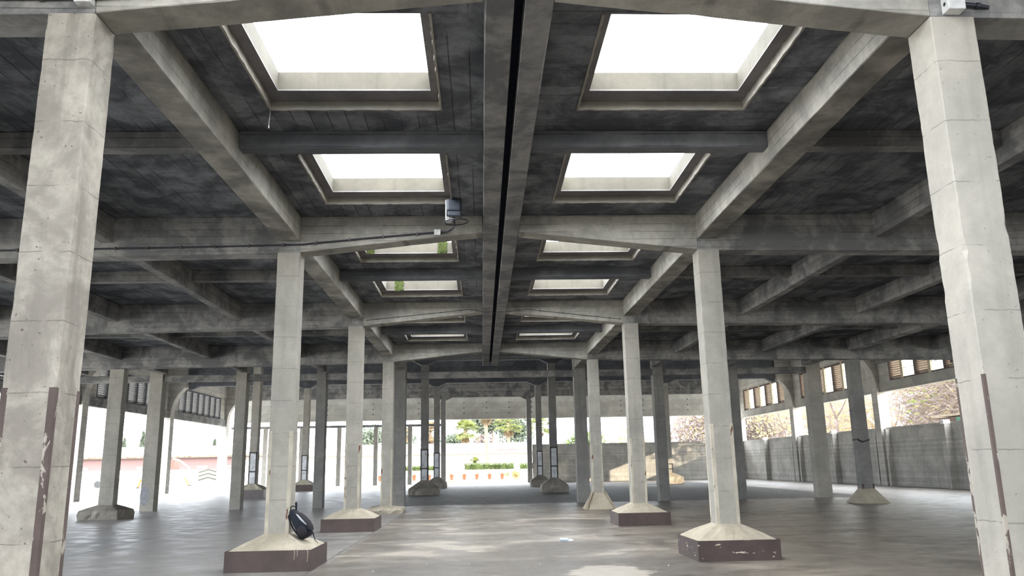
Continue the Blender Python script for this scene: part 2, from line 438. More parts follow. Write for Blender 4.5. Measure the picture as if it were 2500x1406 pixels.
# transverse frames
def frame_sec(x, y, zt=SO, zf=None):
    zb = zf(x); return [(x, y, zb), (x, y + CD, zb), (x, y + CD, zt), (x, y, zt)]
for f in range(0, 5):
    y = FY[f]
    for s in (-1, 1):
        who = 'left' if s < 0 else 'right'
        n = 40
        xs = [s * (.30 + (W - .30) * k / n) for k in range(n + 1)]
        where = ['behind the camera', 'over the largest columns', 'over the second column pair, %s' % ('carrying the black conduit' if s < 0 else 'bare'), 'over the third column pair, thin cable along it', 'over the fourth column pair'][f]
        if f > 0:
            o = MB().rough([frame_sec(x, y, SO, zcen) for x in xs], .006, .02, .1, 50 + f * 2 + s).build('ceiling_beam', M['beamc'], None, (s * 1.8, y, 5.0))
            tag(o, 'tapered %s half of the cross beam %s' % (who, where), 'beam', 'tapered cross beams of the aisle')
        xe = HL if s < 0 else HR
        n = 90
        xs = [s * (W + .004) + (xe - s * W) * k / n for k in range(n + 1)]
        if f > 0:
            o = MB().rough([frame_sec(x, y, SO, zside) for x in xs], .006, .02, .1, 70 + f * 2 + s).build('ceiling_beam', M['beam'], None, (s * 9, y, 4.9))
            tag(o, 'straight cross beam running %s from the %s pair of columns' % (who, nth[f]), 'beam', 'cross beams of the side bays')

# longitudinal beams, one per bay and line
lines_x = [(W, CW * .97), (6.27, .2), (9.26, .2), (12.23, .34), (15.2, .2), (18.2, .2)]
ordn = ['on the column line', 'first line out', 'second line out', 'third line out', 'fourth line out', 'fifth line out']
for b in range(0, 5):
    ya = FY[b] + CD if b else FY[0] + CD
    yb = FY[b + 1] if b < 4 else YE
    bay = ['over the camera', 'first bay ahead', 'second bay ahead', 'third bay ahead', 'last bay ahead'][b]
    for s in (-1, 1):
        for li, (xi, w) in enumerate(lines_x):
            a, c = sorted((s * xi, s * (xi + w)))
            n = int((yb - ya) / .12)
            zb = ZL
            secs = [[(a, y, zb), (c, y, zb), (c, y, SO), (a, y, SO)] for y in (ya + .005 + (yb - ya - .01) * k / n for k in range(n + 1))]
            if b == 0: continue
            o = MB().rough(secs, .008, .03, .15, 200 + b * 20 + li * 2 + s).build('ceiling_beam', M['beamc'] if li == 0 else M['beam'], None, ((a + c) / 2, (ya + yb) / 2, zb))
            tag(o, 'lengthwise roof beam %s, %s side, %s' % (ordn[li], 'left' if s < 0 else 'right', bay), 'beam', 'lengthwise beams of the shed roof')
    if b in (1, 2, 3, 4):
        ym = FY[b] + CD + 3.33
        if b == 4: continue
        for s in (-1, 1):
            xs = [s * .29] + [s * W]
            segs = [(.29, W, 0)] + [(lines_x[k][0] + lines_x[k][1], lines_x[k + 1][0], k + 1) for k in range(0, 5)]
            for (p, q, k) in segs:
                n = 24
                ss = []
                for i in range(n + 1):
                    x = s * (p + .005 + (q - p - .01) * i / n)
                    ss.append([(x, ym - .1, ZM), (x, ym + .1, ZM), (x, ym + .1, SO), (x, ym - .1, SO)])
                o = MB().rough(ss, .006, .02, .1, 400 + b * 30 + k * 2 + s).build('ceiling_rib', M['rib'] if k == 0 else M['beam'], None, (s * (p + q) / 2, ym, ZM))
                tag(o, ('shallow rib between the two skylights, %s of the slot, %s' if k == 0 else 'shallow mid-bay rib, %s side, ' + nth[k] + ' strip out from the columns, %s') % ('left' if s < 0 else 'right', bay), 'rib', 'shallow cross ribs of the shed roof')

# ------------------------------------------------------------------ columns
def column(name, label, x, y, w, d, ztop, mat, seed, foot=None, fmat='footing', angles=None, amat='angle', zs=.497, extra=None, zdet=.07, group='concrete columns', chip=.03):
    """x,y = centre; foot: None | ('box',half,hz,steelmat) | ('pyr',half,hz) | ('block',half,hz) | ('slab',half,hz)"""
    t = empty(name, (x, y, 0), label, 'column', group)
    z0 = 0 if foot is None else zs - .03
    n = max(4, int((ztop - z0) / zdet))
    hw, hd = w / 2, d / 2
    secs = []
    for k in range(n + 1):
        z = z0 + (ztop - z0) * k / n
        secs.append([(x - hw, y - hd, z), (x + hw, y - hd, z), (x + hw, y + hd, z), (x - hw, y + hd, z)])
    MB().rough(secs, .007, chip, .12, seed).build('shaft', mat, t, (x, y, 0))
    rr = random.Random(seed + 5)
    if foot:
        kind, h, hz = foot[:3]
        f = MB()
        if kind == 'box':
            i = h - .012
            lv = [(i, 0, 0), (i, hz - .012, .004), ((i + hw) / 2, (hz + zs) / 2 + .004, .02), (hw + .004, zs, .003)]
        elif kind == 'pyr':
            lv = [(h, 0, .0), (h - .03, hz, .012), (hw + .006, zs, .006)]
        elif kind == 'block':
            lv = [(h * .97, 0, .02), (h, hz * .55, .03), (h * .96, hz, .03), ((h + hw) / 2, (hz + zs) / 2, .02), (hw + .01, zs, .004)]
        else:
            lv = [(h * .97, 0, .03), (h, hz * .5, .03), (h * .93, hz * .95, .03), (h * .6, hz, .015), (hw + .01, zs, .004)]
        rings = []; m = 9
        for (q, z, am) in lv:
            e = q + (hd - hw) if q < hw + .02 else q
            ring = []
            for sx, sy, dx, dy in ((-1, -1, 1, 0), (1, -1, 0, 1), (1, 1, -1, 0), (-1, 1, 0, -1)):
                for k in range(m):
                    u = 2 * k / m
                    px = sx * q + dx * u * q; py = sy * e + dy * u * e
                    jx, jy, jz = (rr.random() - .5) * am * 2, (rr.random() - .5) * am * 2, (rr.random() - .5) * am if z > .01 else 0
                    ring.append((x + px + jx, y + py + jy, z + jz))
            rings.append(ring)
        f.loft(rings); f.build('footing', M[fmat], t, (x, y, 0))
        if kind == 'box':
            g = MB(); a = .008
            for (p, q, r, u) in ((-h, h, -h, -h + a), (-h, h, h - a, h), (-h, -h + a, -h + a, h - a), (h - a, h, -h + a, h - a)):
                g.box(x + p, x + q, y + r, y + u, 0, hz + .006)
            g.build('steel_curb', M[foot[3]], t, (x, y, 0))
    if angles:
        zt, leg = angles
        for sx in (-1, 1):
            for sy in (-1, 1):
                cx, cy = x + sx * (hw + .002), y + sy * (hd + .002)
                g = MB()
                n = 14
                g.box(*sorted((cx, cx - sx * leg)), *sorted((cy, cy - sy * .006)), z0, zt)
                g.box(*sorted((cx, cx - sx * .006)), *sorted((cy - sy * .006, cy - sy * leg)), z0, zt)
                g.build('corner_angle', M[amat], t, (x, y, 0))
    if extra: extra(t, x, y, hw, hd)
    return t

def yc(f): return FY[f] + CD / 2
top = 5.0
labs = {
 (1, -1): 'largest concrete column on the left, rusty steel strips up its lower corners, stained surface',
 (1, 1): 'largest concrete column on the right, pale box at its top and rusted lower corners',
 (2, -1): 'concrete column with the black backpack leaning against its foot, brown steel curb',
 (2, 1): 'concrete column standing in a brown steel curb with pale flaked paint patches',
 (3, -1): 'concrete column scratched with a curl mark, brown curb, just behind the backpack column',
 (3, 1): 'concrete column on a clean dark brown curb, behind the flaked curb',
 (4, -1): 'concrete column standing on a low worn cream slab beyond the scratched column',
 (4, 1): 'concrete column with a splayed foot and weathered boards leaning on its corners'}
def scratch(t, x, y, hw, hd):
    g = MB(); yy = y - hd - .003
    pts = []
    for k in range(15):
        a = .3 + k / 14 * 5.6; pts.append((x - .08 + .062 * math.cos(a), yy, 1.42 + .075 * math.sin(a)))
    g.tube(pts, .006, 5)
    g.tube([(x - .15, yy, 1.19), (x - .09, yy, 1.13), (x - .01, yy, 1.15), (x + .05, yy, 1.23), (x + .12, yy, 1.27)], .006, 5)
    g.build('scratch_mark', M['stone'], t, (x, y, 0))
def drips(t, x, y, hw, hd):
    g = MB(); yy = y - .618 - .002
    for dx, z in ((.38, .16), (.42, .21), (.57, .13)):
        g = MB(); g.tube([(x + dx, yy, .292), (x + dx + .004, yy, (z + .29) / 2), (x + dx - .002, yy, z)], [.007, .005, .004], 5)
        g.build('plaster_drip', M['footing'], t, (x, y, 0))
def boards(t, x, y, hw, hd):
    for (sx, o) in ((-1, -.03), (-1, .05), (1, 0)):
        b0 = Vector((x + sx * (.47 + o * .5), y - .50, .0)); b1 = Vector((x + sx * (hw + .02), y - hd - .03, .56))
        d = (b1 - b0).normalized(); a = Vector((1, .25 * sx, 0)).normalized(); n = d.cross(a)
        g = MB(); p = []
        for q in (b0, b1):
            for u, v in ((-.035, -.014), (.035, -.014), (.035, .014), (-.035, .014)): p.append(q + a * u + n * v)
        g.hexa(p).build('leaning_board', M['wood'], t, (x, y, 0))
for f in (1, 2, 3, 4):
    for s in (-1, 1):
        foot = ('box', .618, .289, 'steelflake' if (f, s) == (2, 1) else 'steel') if f < 4 else (('slab', .56, .19) if s < 0 else ('pyr', .47, .02))
        am = 'anglerust' if f == 1 else 'angle'
        column('column', labs[(f, s)], s * XC, yc(f), CW, CD, zcen(W) - .008, M['colstain'] if (f, s) == (1, -1) else M['col'], 20 + f * 3 + s, foot, 'footing',
               (2.02, (.044 if s < 0 else .024) if f == 1 else .052), am, zs=.497 if f < 4 else (.23 if s < 0 else .50), extra={(2, -1): drips, (3, -1): scratch, (4, 1): boards}.get((f, s)), zdet=.025 if f < 3 else .06, group='aisle columns of the shed', chip=.03 if f == 1 else .025)
def tie(t, x, y, hw, hd):
    g = MB()
    for k in range(3): 
        z = 2.0 + .02 * k; e = .006
        g.tube([(x - hw - e, y - hd - e, z + .05), (x - hw * .2, y - hd - e, z - .04), (x + hw + e, y - hd - e, z + .03), (x + hw + e, y + hd + e, z + .02), (x - hw - e, y + hd + e, z + .04), (x - hw - e, y - hd - e, z + .05)], .008, 5)
    g.build('rope_tie', M['cable'], t, (x, y, 0))
column('column', 'concrete column on a rough squat stone block by the open side', -12.33, yc(4), .46, CD, zside(12.4) - .012, M['col'], 61, ('block', .62, .27), 'stone', zs=.43, group='side columns of the shed')
column('column', 'concrete column with splayed foot and a rope tied round its middle', 12.42, yc(4), .40, .36, zside(12.4) - .012, M['coldark'], 62, ('pyr', .52, .02), 'footing', (.62, .06), 'anglerust', zs=.46, extra=tie, group='side columns of the shed')

# ------------------------------------------------------------------ second hall
P = [31.0, 43.0, 55.0, 67.0]                         # portal lines
ZP = 7.05
row = [(-16.15, .42, 'plain grey column farthest left in the front row of the dark hall'),
       (-12.82, .50, 'plain grey column with a faint oval daub near its foot, beside the stone-block column'),
       (-9.58, .40, 'plain grey column standing left of the backpack column, front row of dark hall'),
       (-6.52, .36, 'plain grey column between the backpack column and the scratched column'),
       (-3.50, .46, 'dark grey column close behind the column on the cream slab'),
       (3.52, .46, 'dark grey column close behind the column with leaning boards'),
       (6.62, .40, 'dark plain column seen between the clean-curb and flaked-curb columns'),
       (9.58, .42, 'dark plain column half hidden behind the flaked-curb column'),
       (12.85, .56, 'peeling thick column just before the rope-tied column')]
def daub(t, x, y, hw, hd):
    g = MB(); pts = []
    for k in range(16): pts.append((x - .10 + .16 * math.cos(2 * PI * k / 16), y - hd - .004, .55 + .36 * math.sin(2 * PI * k / 16)))
    g.poly(pts); g.build('painted_daub', M['daub'], t, (x, y, 0))
for i, (x, w, l) in enumerate(row):
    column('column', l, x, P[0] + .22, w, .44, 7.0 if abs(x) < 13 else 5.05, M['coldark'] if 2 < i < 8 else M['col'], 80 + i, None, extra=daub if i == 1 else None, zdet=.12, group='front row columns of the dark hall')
# tie beams between those columns
for i in range(len(row) - 1):
    xa = row[i][0] + row[i][1] / 2 + .004; xb = row[i + 1][0] - row[i + 1][1] / 2 - .004
    n = 30
    secs = [[(x, P[0] + .06, 4.80), (x, P[0] + .34, 4.80), (x, P[0] + .34, 5.05), (x, P[0] + .06, 5.05)] for x in (xa + (xb - xa) * k / n for k in range(n + 1))]
    o = MB().rough(secs, .006, .02, .1, 120 + i).build('tie_beam', M['beam'], None, ((xa + xb) / 2, P[0] + .2, 4.8))
    tag(o, ['low tie beam at the open left end of the front row', 'low tie beam just right of the oval-daub column', 'low tie beam crossing behind the backpack column', 'low tie beam crossing behind the scratched column', 'longest low tie beam across the central aisle',
            'low tie beam crossing behind the clean-curb column', 'low tie beam crossing behind the flaked-curb column', 'low tie beam ending at the peeling thick column'][i], 'beam', 'tie beams of the dark hall')

def panels(t, x, y, hw, hd, z0=.5, z1=2.05, white=True, m='angledark'):
    g = MB(); e = .008; fy = y - hd - e
    for (a, b) in ((x - hw - e, x - hw + .055), (x + hw - .055, x + hw + e)): g.box(a, b, fy, fy + .012, z0, z1)
    for z in (z1 - .07, z0 + (z1 - z0) * .36): g.box(x - hw, x + hw, fy, fy + .010, z, z + .07)
    fx = x + hw + e
    for (a, b) in ((y - hd - e, y - hd + .055), (y + hd - .055, y + hd + e)):
        g.box(fx - .012, fx, a, b, z0, z1); g.box(x - hw - e, x - hw - e + .012, a, b, z0, z1)
    g.build('steel_band', M[m], t, (x, y, 0))
    if white:
        g = MB(); g.box(x - hw + .06, x + hw - .06, y - hd - .004, y - hd + .01, z0 + .03, z1 - .08)
        g.build('painted_panel', M['panelw'], t, (x, y, 0))
far = [(-12.33, 1, ('box', .78, .42, 'steelblue'), 'column on dull grey steel curb with white painted lower panel, left part of dark hall'),
       (-3.38, 1, ('block', .78, .34), 'dark column on a crumbled stone block at the left of the far opening, nearer one'),
       (3.48, 1, ('block', .72, .38), 'dark column on a rounded stone block at the right of the far opening, nearer one'),
       (12.75, 1, ('box', .78, .42, 'steel'), 'column whose brown steel curb peeks out behind the flaked-curb column'),
       (-12.25, 2, ('box', .72, .40, 'steel'), 'column on red-brown curb with white panel, seen right of the backpack column'),
       (-3.40, 2, ('block', .68, .38), 'dark column on a stone block with painted patches, farther one left of far opening'),
       (3.58, 2, ('block', .66, .40), 'dark column on a stone block, farther one right of far opening'),
       (12.45, 2, ('block', .80, .46), 'column on a pale sunlit rounded block near the bright low wall')]
for i, (x, p, ft, l) in enumerate(far):
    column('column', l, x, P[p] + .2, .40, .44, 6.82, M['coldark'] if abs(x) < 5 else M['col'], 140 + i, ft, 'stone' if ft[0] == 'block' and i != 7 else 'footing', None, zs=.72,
           extra=lambda t, a, b, c, d, i=i: panels(t, a, b, c, d, .72, 2.35 if i != 7 else 1.35, i not in (7,), 'angledark'), zdet=.2, group='inner columns of the dark hall')
for x, l in ((-3.52, 'slim dark column framing the left edge of the bright far opening'), (3.62, 'slim dark column framing the right edge of the bright far opening, beside the low wall')):
    column('column', l, x, P[3] + .2, .40, .44, 6.82, M['coldark'], 170 + int(x), None, zdet=.25, group='end columns of the dark hall')

# portal beams with chamfered haunches
def portal(y, i):
    xs = [-20.25, -12.3, -3.42, 3.52, 12.5, 20.25]
    poly = [(-21.3, 8.75), (-21.3, ZP)]
    hz = .32
    low = []
    if i == 3: xs = [xs[0], xs[2], xs[3], xs[-1]]
    for a, b in zip(xs, xs[1:]):
        low += [(a + .2, ZP - hz * .7), (a + .2 + .45, ZP), (b - .65, ZP), (b - .2, ZP - hz * .7)]
    pts = [(xs[0], ZP - .22)] + low + [(xs[-1], ZP - .22), (xs[-1], 8.74), (xs[0], 8.74)]
    g = MB()
    f = [g.vert((x, y, z)) for x, z in pts]; k = [g.vert((x, y + .4, z)) for x, z in pts]
    g.face(*f); g.face(*reversed(k))
    for a in range(len(pts)):
        b = (a + 1) % len(pts); g.face(f[a], f[b], k[b], k[a])
    t = empty('portal_beam', (0, y, ZP), ['', 'deep dark cross beam with chamfered corners nearest in the dark hall', 'middle deep cross beam with chamfered corners in the dark hall', 'last deep cross beam with bolt holes above the pale end lintel'][i], 'beam', 'deep cross beams of the dark hall')
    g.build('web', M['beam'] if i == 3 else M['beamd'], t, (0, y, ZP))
    h = MB()
    for x in [q * 3.0 / 1 * .65 for q in range(-10, 11)]:
        for z in (ZP + .45, ZP + 1.2):
            ring = [(x + .045 * math.cos(2 * PI * c / 10), y - .004, z + .045 * math.sin(2 * PI * c / 10)) for c in range(10)]
            h.poly(ring)
    h.build('bolt_hole', M['black'], t, (0, y, ZP))
    t.children[-1]['kind'] = 'stuff'
for i in (1, 2, 3): portal(P[i], i)
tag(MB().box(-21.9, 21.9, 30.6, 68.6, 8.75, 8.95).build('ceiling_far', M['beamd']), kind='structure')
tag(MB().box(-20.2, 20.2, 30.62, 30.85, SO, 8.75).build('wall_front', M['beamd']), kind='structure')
# end lintel and low end wall
LY = 68.9
g = MB().box(-21.3, 21.3, LY, LY + .25, 5.32, 7.6)
lint = tag(g.build('wall_back', M['lintel'], None, (0, LY, 5.32)), kind='structure')
h = MB()
for q in range(-10, 11):
    for z in (5.85, 6.28, 6.75):
        x = q * 1.94 + .1
        h.poly([(x + .05 * math.cos(2 * PI * c / 10), LY - .005, z + .05 * math.sin(2 * PI * c / 10)) for c in range(10)])
h.build('bolt_hole', M['black'], lint, (0, LY, 5.32))
g = MB().box(3.85, 21.15, 67.05, 67.25, 0, 2.74); g.box(3.85, 21.15, 66.98, 67.3, 2.74, 3.08)
tag(g.build('wall_end_low', M['wallp']), kind='structure')
# slim facade posts with a rail on the open left of the far end
for i, x in enumerate((-18.35, -15.35, -12.25, -9.2, -6.35)):
    column('column', 'slim facade post at the far end, %s' % ['next to the hall corner', 'second from the hall corner', 'third from the hall corner', 'fourth from the hall corner', 'the one nearest the far opening'][i], x, 68.0, .34, .3, 4.74, M['col'], 180 + i, None, zdet=.3, group='slim posts of the far facade')
tag(MB().box(-21.2, -3.75, 67.85, 68.15, 4.74, 4.93).build('facade_rail', M['beam'], None, (-12, 68, 4.74)), 'thin concrete rail on top of the slim facade posts', 'rail')

# side walls of the dark hall, portal posts, louvred windows
def post(x, y, s, i, nm):
    t = empty('column', (x, y, 0), nm, 'column', 'outer wall posts of the dark hall')
    n = 30; secs = []
    for k in range(n + 1):
        z = 8.7 * k / n; dz = min(1.75, max(0, z - 5.3)); d = .3 + .9 * (dz / 1.75) ** 2.2 if dz > 0 else .3
        xi = x - s * d; xo = x + s * .3
        secs.append([(xi, y - .32, z), (xo, y - .32, z), (xo, y + .32, z), (xi, y + .32, z)])
    MB().rough(secs, .006, .02, .1, 300 + i).build('shaft', M['wallp'], t, (x, y, 0))
XR, XL = 21.5, -21.5
for i, y in enumerate(P):
    w = ['at the start of the dark hall', 'between the first and second louvred windows', 'between the second and third louvred windows', 'in the far corner'][i]
    post(XR, y, 1, i, 'arched wall post on the right side wall, ' + w)
    post(XL, y, -1, 10 + i, 'arched wall post on the open left side, ' + w)
g = MB()
for z0, z1 in ((0, .55), (.55, 1.72), (1.72, 3.05)): [g.box(XR, XR + .16, a, b, z0, z1) for a, b in ((-8.7, 30.67), (31.33, 42.67), (43.33, 54.67), (55.33, 66.67))]
tag(g.build('wall_right', M['wallp']), kind='structure')
tag(MB().box(XL - .2, XL + .2, -8.7, 30.6, 4.75, 6.2).build('wall_left_upper', M['beam']), kind='structure')
tag(MB().box(-21.2, 21.2, -9.0, -8.75, -.1, 2.9).build('wall_rear_added', M['beamd']), kind='structure')  # unseen wall, added and sized to hold back light from behind the camera
tag(MB().box(XR - .2, XR + .2, -8.7, 4, 3.05, 6.2).box(XR - .2, XR + .2, 4, 30.6, 4.7, 6.2).build('wall_right_upper', M['wallp']), kind='structure')
n = 1
for i in range(3):
    ya, yb = P[i] + .325, P[i + 1] - .325
    for s, X in ((1, XR), (-1, XL)):
        tag(MB().box(X - .14, X + .2 , ya, yb, 4.93, 5.45).build('wall_%s_lintel_%d' % ('right' if s > 0 else 'left', i + 1), M['lintel'] if s > 0 else M['beam']), kind='structure')
        tag(MB().box(X - .14, X + .2, ya, yb, ZP + .1, 8.75).box(X - .1, X + .1, ya, ya + 1.15, 5.45, ZP + .1).box(X - .1, X + .1, yb - 1.15, yb, 5.45, ZP + .1).build('wall_%s_top_%d' % ('right' if s > 0 else 'left', i + 1), M['wallp']), kind='structure')
        wn = empty('window_%d' % n, (X, (ya + yb) / 2, 5.45), None, None); wn['kind'] = 'structure'; n += 1
        y0 = ya + 1.15; y1 = yb - 1.15; pw = (y1 - y0) / 7
        fr = MB()
        for k in range(8):
            yy = y0 + pw * k; fr.cm = 0 if (s < 0 or k % 2) else 1
            if s > 0 and k in (2, 4, 6): fr.cm = 1
            fr.box(X - .1, X + .1, max(y0, yy - .11), min(y1, yy + .11), 5.45, ZP + .1)
        fr.cm = 0; fr.box(X - .09, X + .09, y0, y1, ZP, ZP + .1).box(X - .09, X + .09, y0, y1, 5.45, 5.53)
        fr.build('frame', [M['frame'] if s > 0 else M['beamd'], M['framel'] if s > 0 else M['beamd']], wn, (X, (ya + yb) / 2, 5.45))
        for k in range(7):
            a, b = y0 + pw * k + .11, y0 + pw * (k + 1) - .11
            if k % 2 == 0 or s < 0:
                lv = MB(); nz = 13
                for q in range(nz):
                    z = 5.56 + (ZP - 5.56) * q / nz; dx = .09
                    lv.hexa([(X - dx * s, a, z + .075), (X + dx * s, a, z), (X + dx * s, b, z), (X - dx * s, b, z + .075),
                             (X - dx * s, a, z + .097), (X + dx * s, a, z + .022), (X + dx * s, b, z + .022), (X - dx * s, b, z + .097)])
                lv.build('louvre', M['slat'] if s > 0 else M['slatg'], wn, (X, (ya + yb) / 2, 5.45))
            else:
                p = MB().box(X - .006, X + .006, a, b, 5.53, ZP).build('pane', M['glass'], wn, (X, (ya + yb) / 2, 5.45))
                q = MB()
                for z in (5.98, 6.6): q.box(X - .02, X + .02, a, b, z, z + .022)
                q.build('glazing_bar', M['frame'], p, (X, (ya + yb) / 2, 5.45))
# pilasters of the right wall
tn = 1
for y in (36.8, 48.9, 61.0):
    tag(MB().box(XR - .34, XR, y - .16, y + .16, 0, 2.93).build('trim_%d' % tn, M['wallp']), kind='structure'); tn += 1
    tag(MB().bbox(XR - .36, XR - .02, y - .14, y + .14, 2.94, 3.14, .02).build('trim_%d' % tn, M['whitew']), kind='structure'); tn += 1
for y in P[1:3]:
    for dy in (-.62, .62):
        tag(MB().box(XR - .26, XR, y + dy - .1, y + dy + .1, 0, 2.95).build('trim_%d' % tn, M['wallp']), kind='structure'); tn += 1

# ------------------------------------------------------------------ fittings
def jbox(x0, x1, y1_, z0, z1, dep, label, holes=True):
    cx, cz = (x0 + x1) / 2, (z0 + z1) / 2
    t = empty('junction_box', (cx, y1_, z0), label, 'junction box', 'pale junction boxes')
    g = MB().bbox(x0, x1, y1_ - dep, y1_ - .001, z0, z1, .006)
    for a in (x0 + .012, x1 - .012):
        for b in (z0 + .012, z1 - .012): g.tube([(a, y1_ - dep + .002, b), (a, y1_ - dep - .003, b)], .005, 8)
    g.build('housing', M['plastic'], t, (cx, y1_, z0))
    if holes:
        h = MB(); zc = cz; yy = y1_ - dep / 2
        ring = [(x0 - .002, yy + .016 * math.cos(2 * PI * k / 12), zc + .016 * math.sin(2 * PI * k / 12)) for k in range(12)]
        h.poly(ring); h.build('cable_hole', M['black'], t, (cx, y1_, z0))
jbox(3.365, 3.505, Y1, 4.885, 5.015, .10, 'pale junction box at the head of the largest column on the right')
jbox(-3.40, -3.275, Y1, 4.925, 5.05, .08, 'pale junction box at the head of the largest column on the left', False)
jbox(-1.09, -.985, 12.578, 5.14, 5.235, .06, 'small pale junction box beside the dark lamp', False)
g = MB().tube([(3.505, Y1 - .03, 4.965), (3.6, Y1 - .035, 4.955), (3.74, Y1 - .02, 4.945)], [.02, .017, .015], 8)
g.tube([(3.63, Y1 - .033, 4.953), (3.66, Y1 - .033, 4.95)], .024, 8)
tag(g.build('conduit', M['cable'], None, (3.6, Y1, 4.95)), 'cut black conduit stub sticking out of the junction box on the right', 'conduit')
def conduit(pts, r, label, clips=True, nm='conduit'):
    t = empty(nm, pts[0], label, 'conduit')
    MB().tube(pts, r, 8).build('pipe', M['cable'], t, pts[0])
    if clips:
        L = [Vector(p) for p in pts]; n = 0
        c = MB()
        for a, b in zip(L, L[1:]):
            k = max(1, int((b - a).length / .5))
            for q in range(k):
                p = a.lerp(b, (q + .5) / k); c.box(p.x - .012, p.x + .012, p.y - r - .008, p.y + r * .6, p.z - r - .012, p.z + r + .012)
        o = c.build('clip', M['angledark'], t, pts[0]); o['kind'] = 'stuff'
yf = FY[2] - .022
conduit([(-17, yf, 4.88), (-8.0, yf, 4.94), (-5.44, yf, 4.965), (-3.27, yf, 5.0), (-2.2, yf, 5.10), (-1.09, yf, 5.19)], .014, 'black conduit running along the second cross beam to the lamp box')
conduit([(-17, Y1 - .025, 4.90), (-5, Y1 - .025, 4.985), (-3.4, Y1 - .025, 4.99)], .02, 'black conduit entering the junction box on the largest left column')
conduit([(-3.275, Y1 - .025, 4.99), (-2.4, Y1 - .025, 5.06), (-1, Y1 - .025, 5.2), (-.3, Y1 - .025, 5.27)], .018, 'black conduit leaving the left junction box along the nearest tapered beam')
yf = FY[3] - .012
conduit([(-3.2, yf, 5.02), (-1.6, yf, 5.17), (-.6, yf, 5.27), (-.29, yf, 5.20), (.05, yf, 5.19), (.32, yf, 5.20), (.86, yf, 5.25), (3.2, yf, 4.98)], .006, 'thin black cable sagging across the third cross beam', True, 'hanging_cable')
# lamp hung on the second beam
lx, ly = -.735, 11.76
t = empty('ceiling_lamp', (lx, ly, 5.2), 'dark lamp housing with a hoop, hung under the ceiling by the second cross beam', 'lamp')
MB().bbox(lx - .115, lx + .115, ly - .1, ly + .1, 5.27, 5.474, .03).bbox(lx - .10, lx + .105, ly - .09, ly + .09, 5.195, 5.27, .012).build('housing', M['lampbox'], t, (lx, ly, 5.2))
g = MB().box(lx - .135, lx - .118, ly - .03, ly + .03, 5.15, 5.47).box(lx - .135, lx - .05, ly - .03, ly + .12, 5.142, 5.156); g.build('bracket', M['lampgrey'], t, (lx, ly, 5.2))
pts = [(lx + .03 + .185 * math.cos(2 * PI * k / 28), ly + .02 + .16 * math.sin(2 * PI * k / 28), 5.125 + .01 * math.cos(2 * PI * k / 28)) for k in range(29)]
MB().tube(pts, .011, 7, False).build('hoop', M['cable'], t, (lx, ly, 5.2))
MB().tube([(-.985, FY[2] - .035, 5.19), (-.86, FY[2] - .05, 5.195), (-.78, FY[2] - .2, 5.20), (lx, ly + .4, 5.17), (lx, ly + .1, 5.14), (lx, ly, 5.2)], .013, 7).build('feed_cable', M['cable'], t, (lx, ly, 5.2))
g = MB(); rr = random.Random(5)
for k in range(14):
    a = Vector((lx - .11 + .07 * rr.random(), ly - .02, 5.2)); g.tube([a, a + Vector((.04 * (rr.random() - .4), -.02, -.04 - .04 * rr.random()))], .004, 4)
g.build('frayed_ends', M['lampgrey'], t, (lx, ly, 5.2))
# thread hanging from the first skylight
g = MB().tube([(-2.735, 8.55, 5.475), (-2.732, 8.53, 5.38), (-2.738, 8.53, 5.31), (-2.735, 8.52, 5.25)], .003, 5).tube([(-2.735, 8.52, 5.27), (-2.735, 8.52, 5.235)], .007, 6)
tag(g.build('hanging_string', M['plastic'], None, (-2.735, 8.53, 5.25)), 'short pale thread dangling from a corner of the first left skylight', 'string')

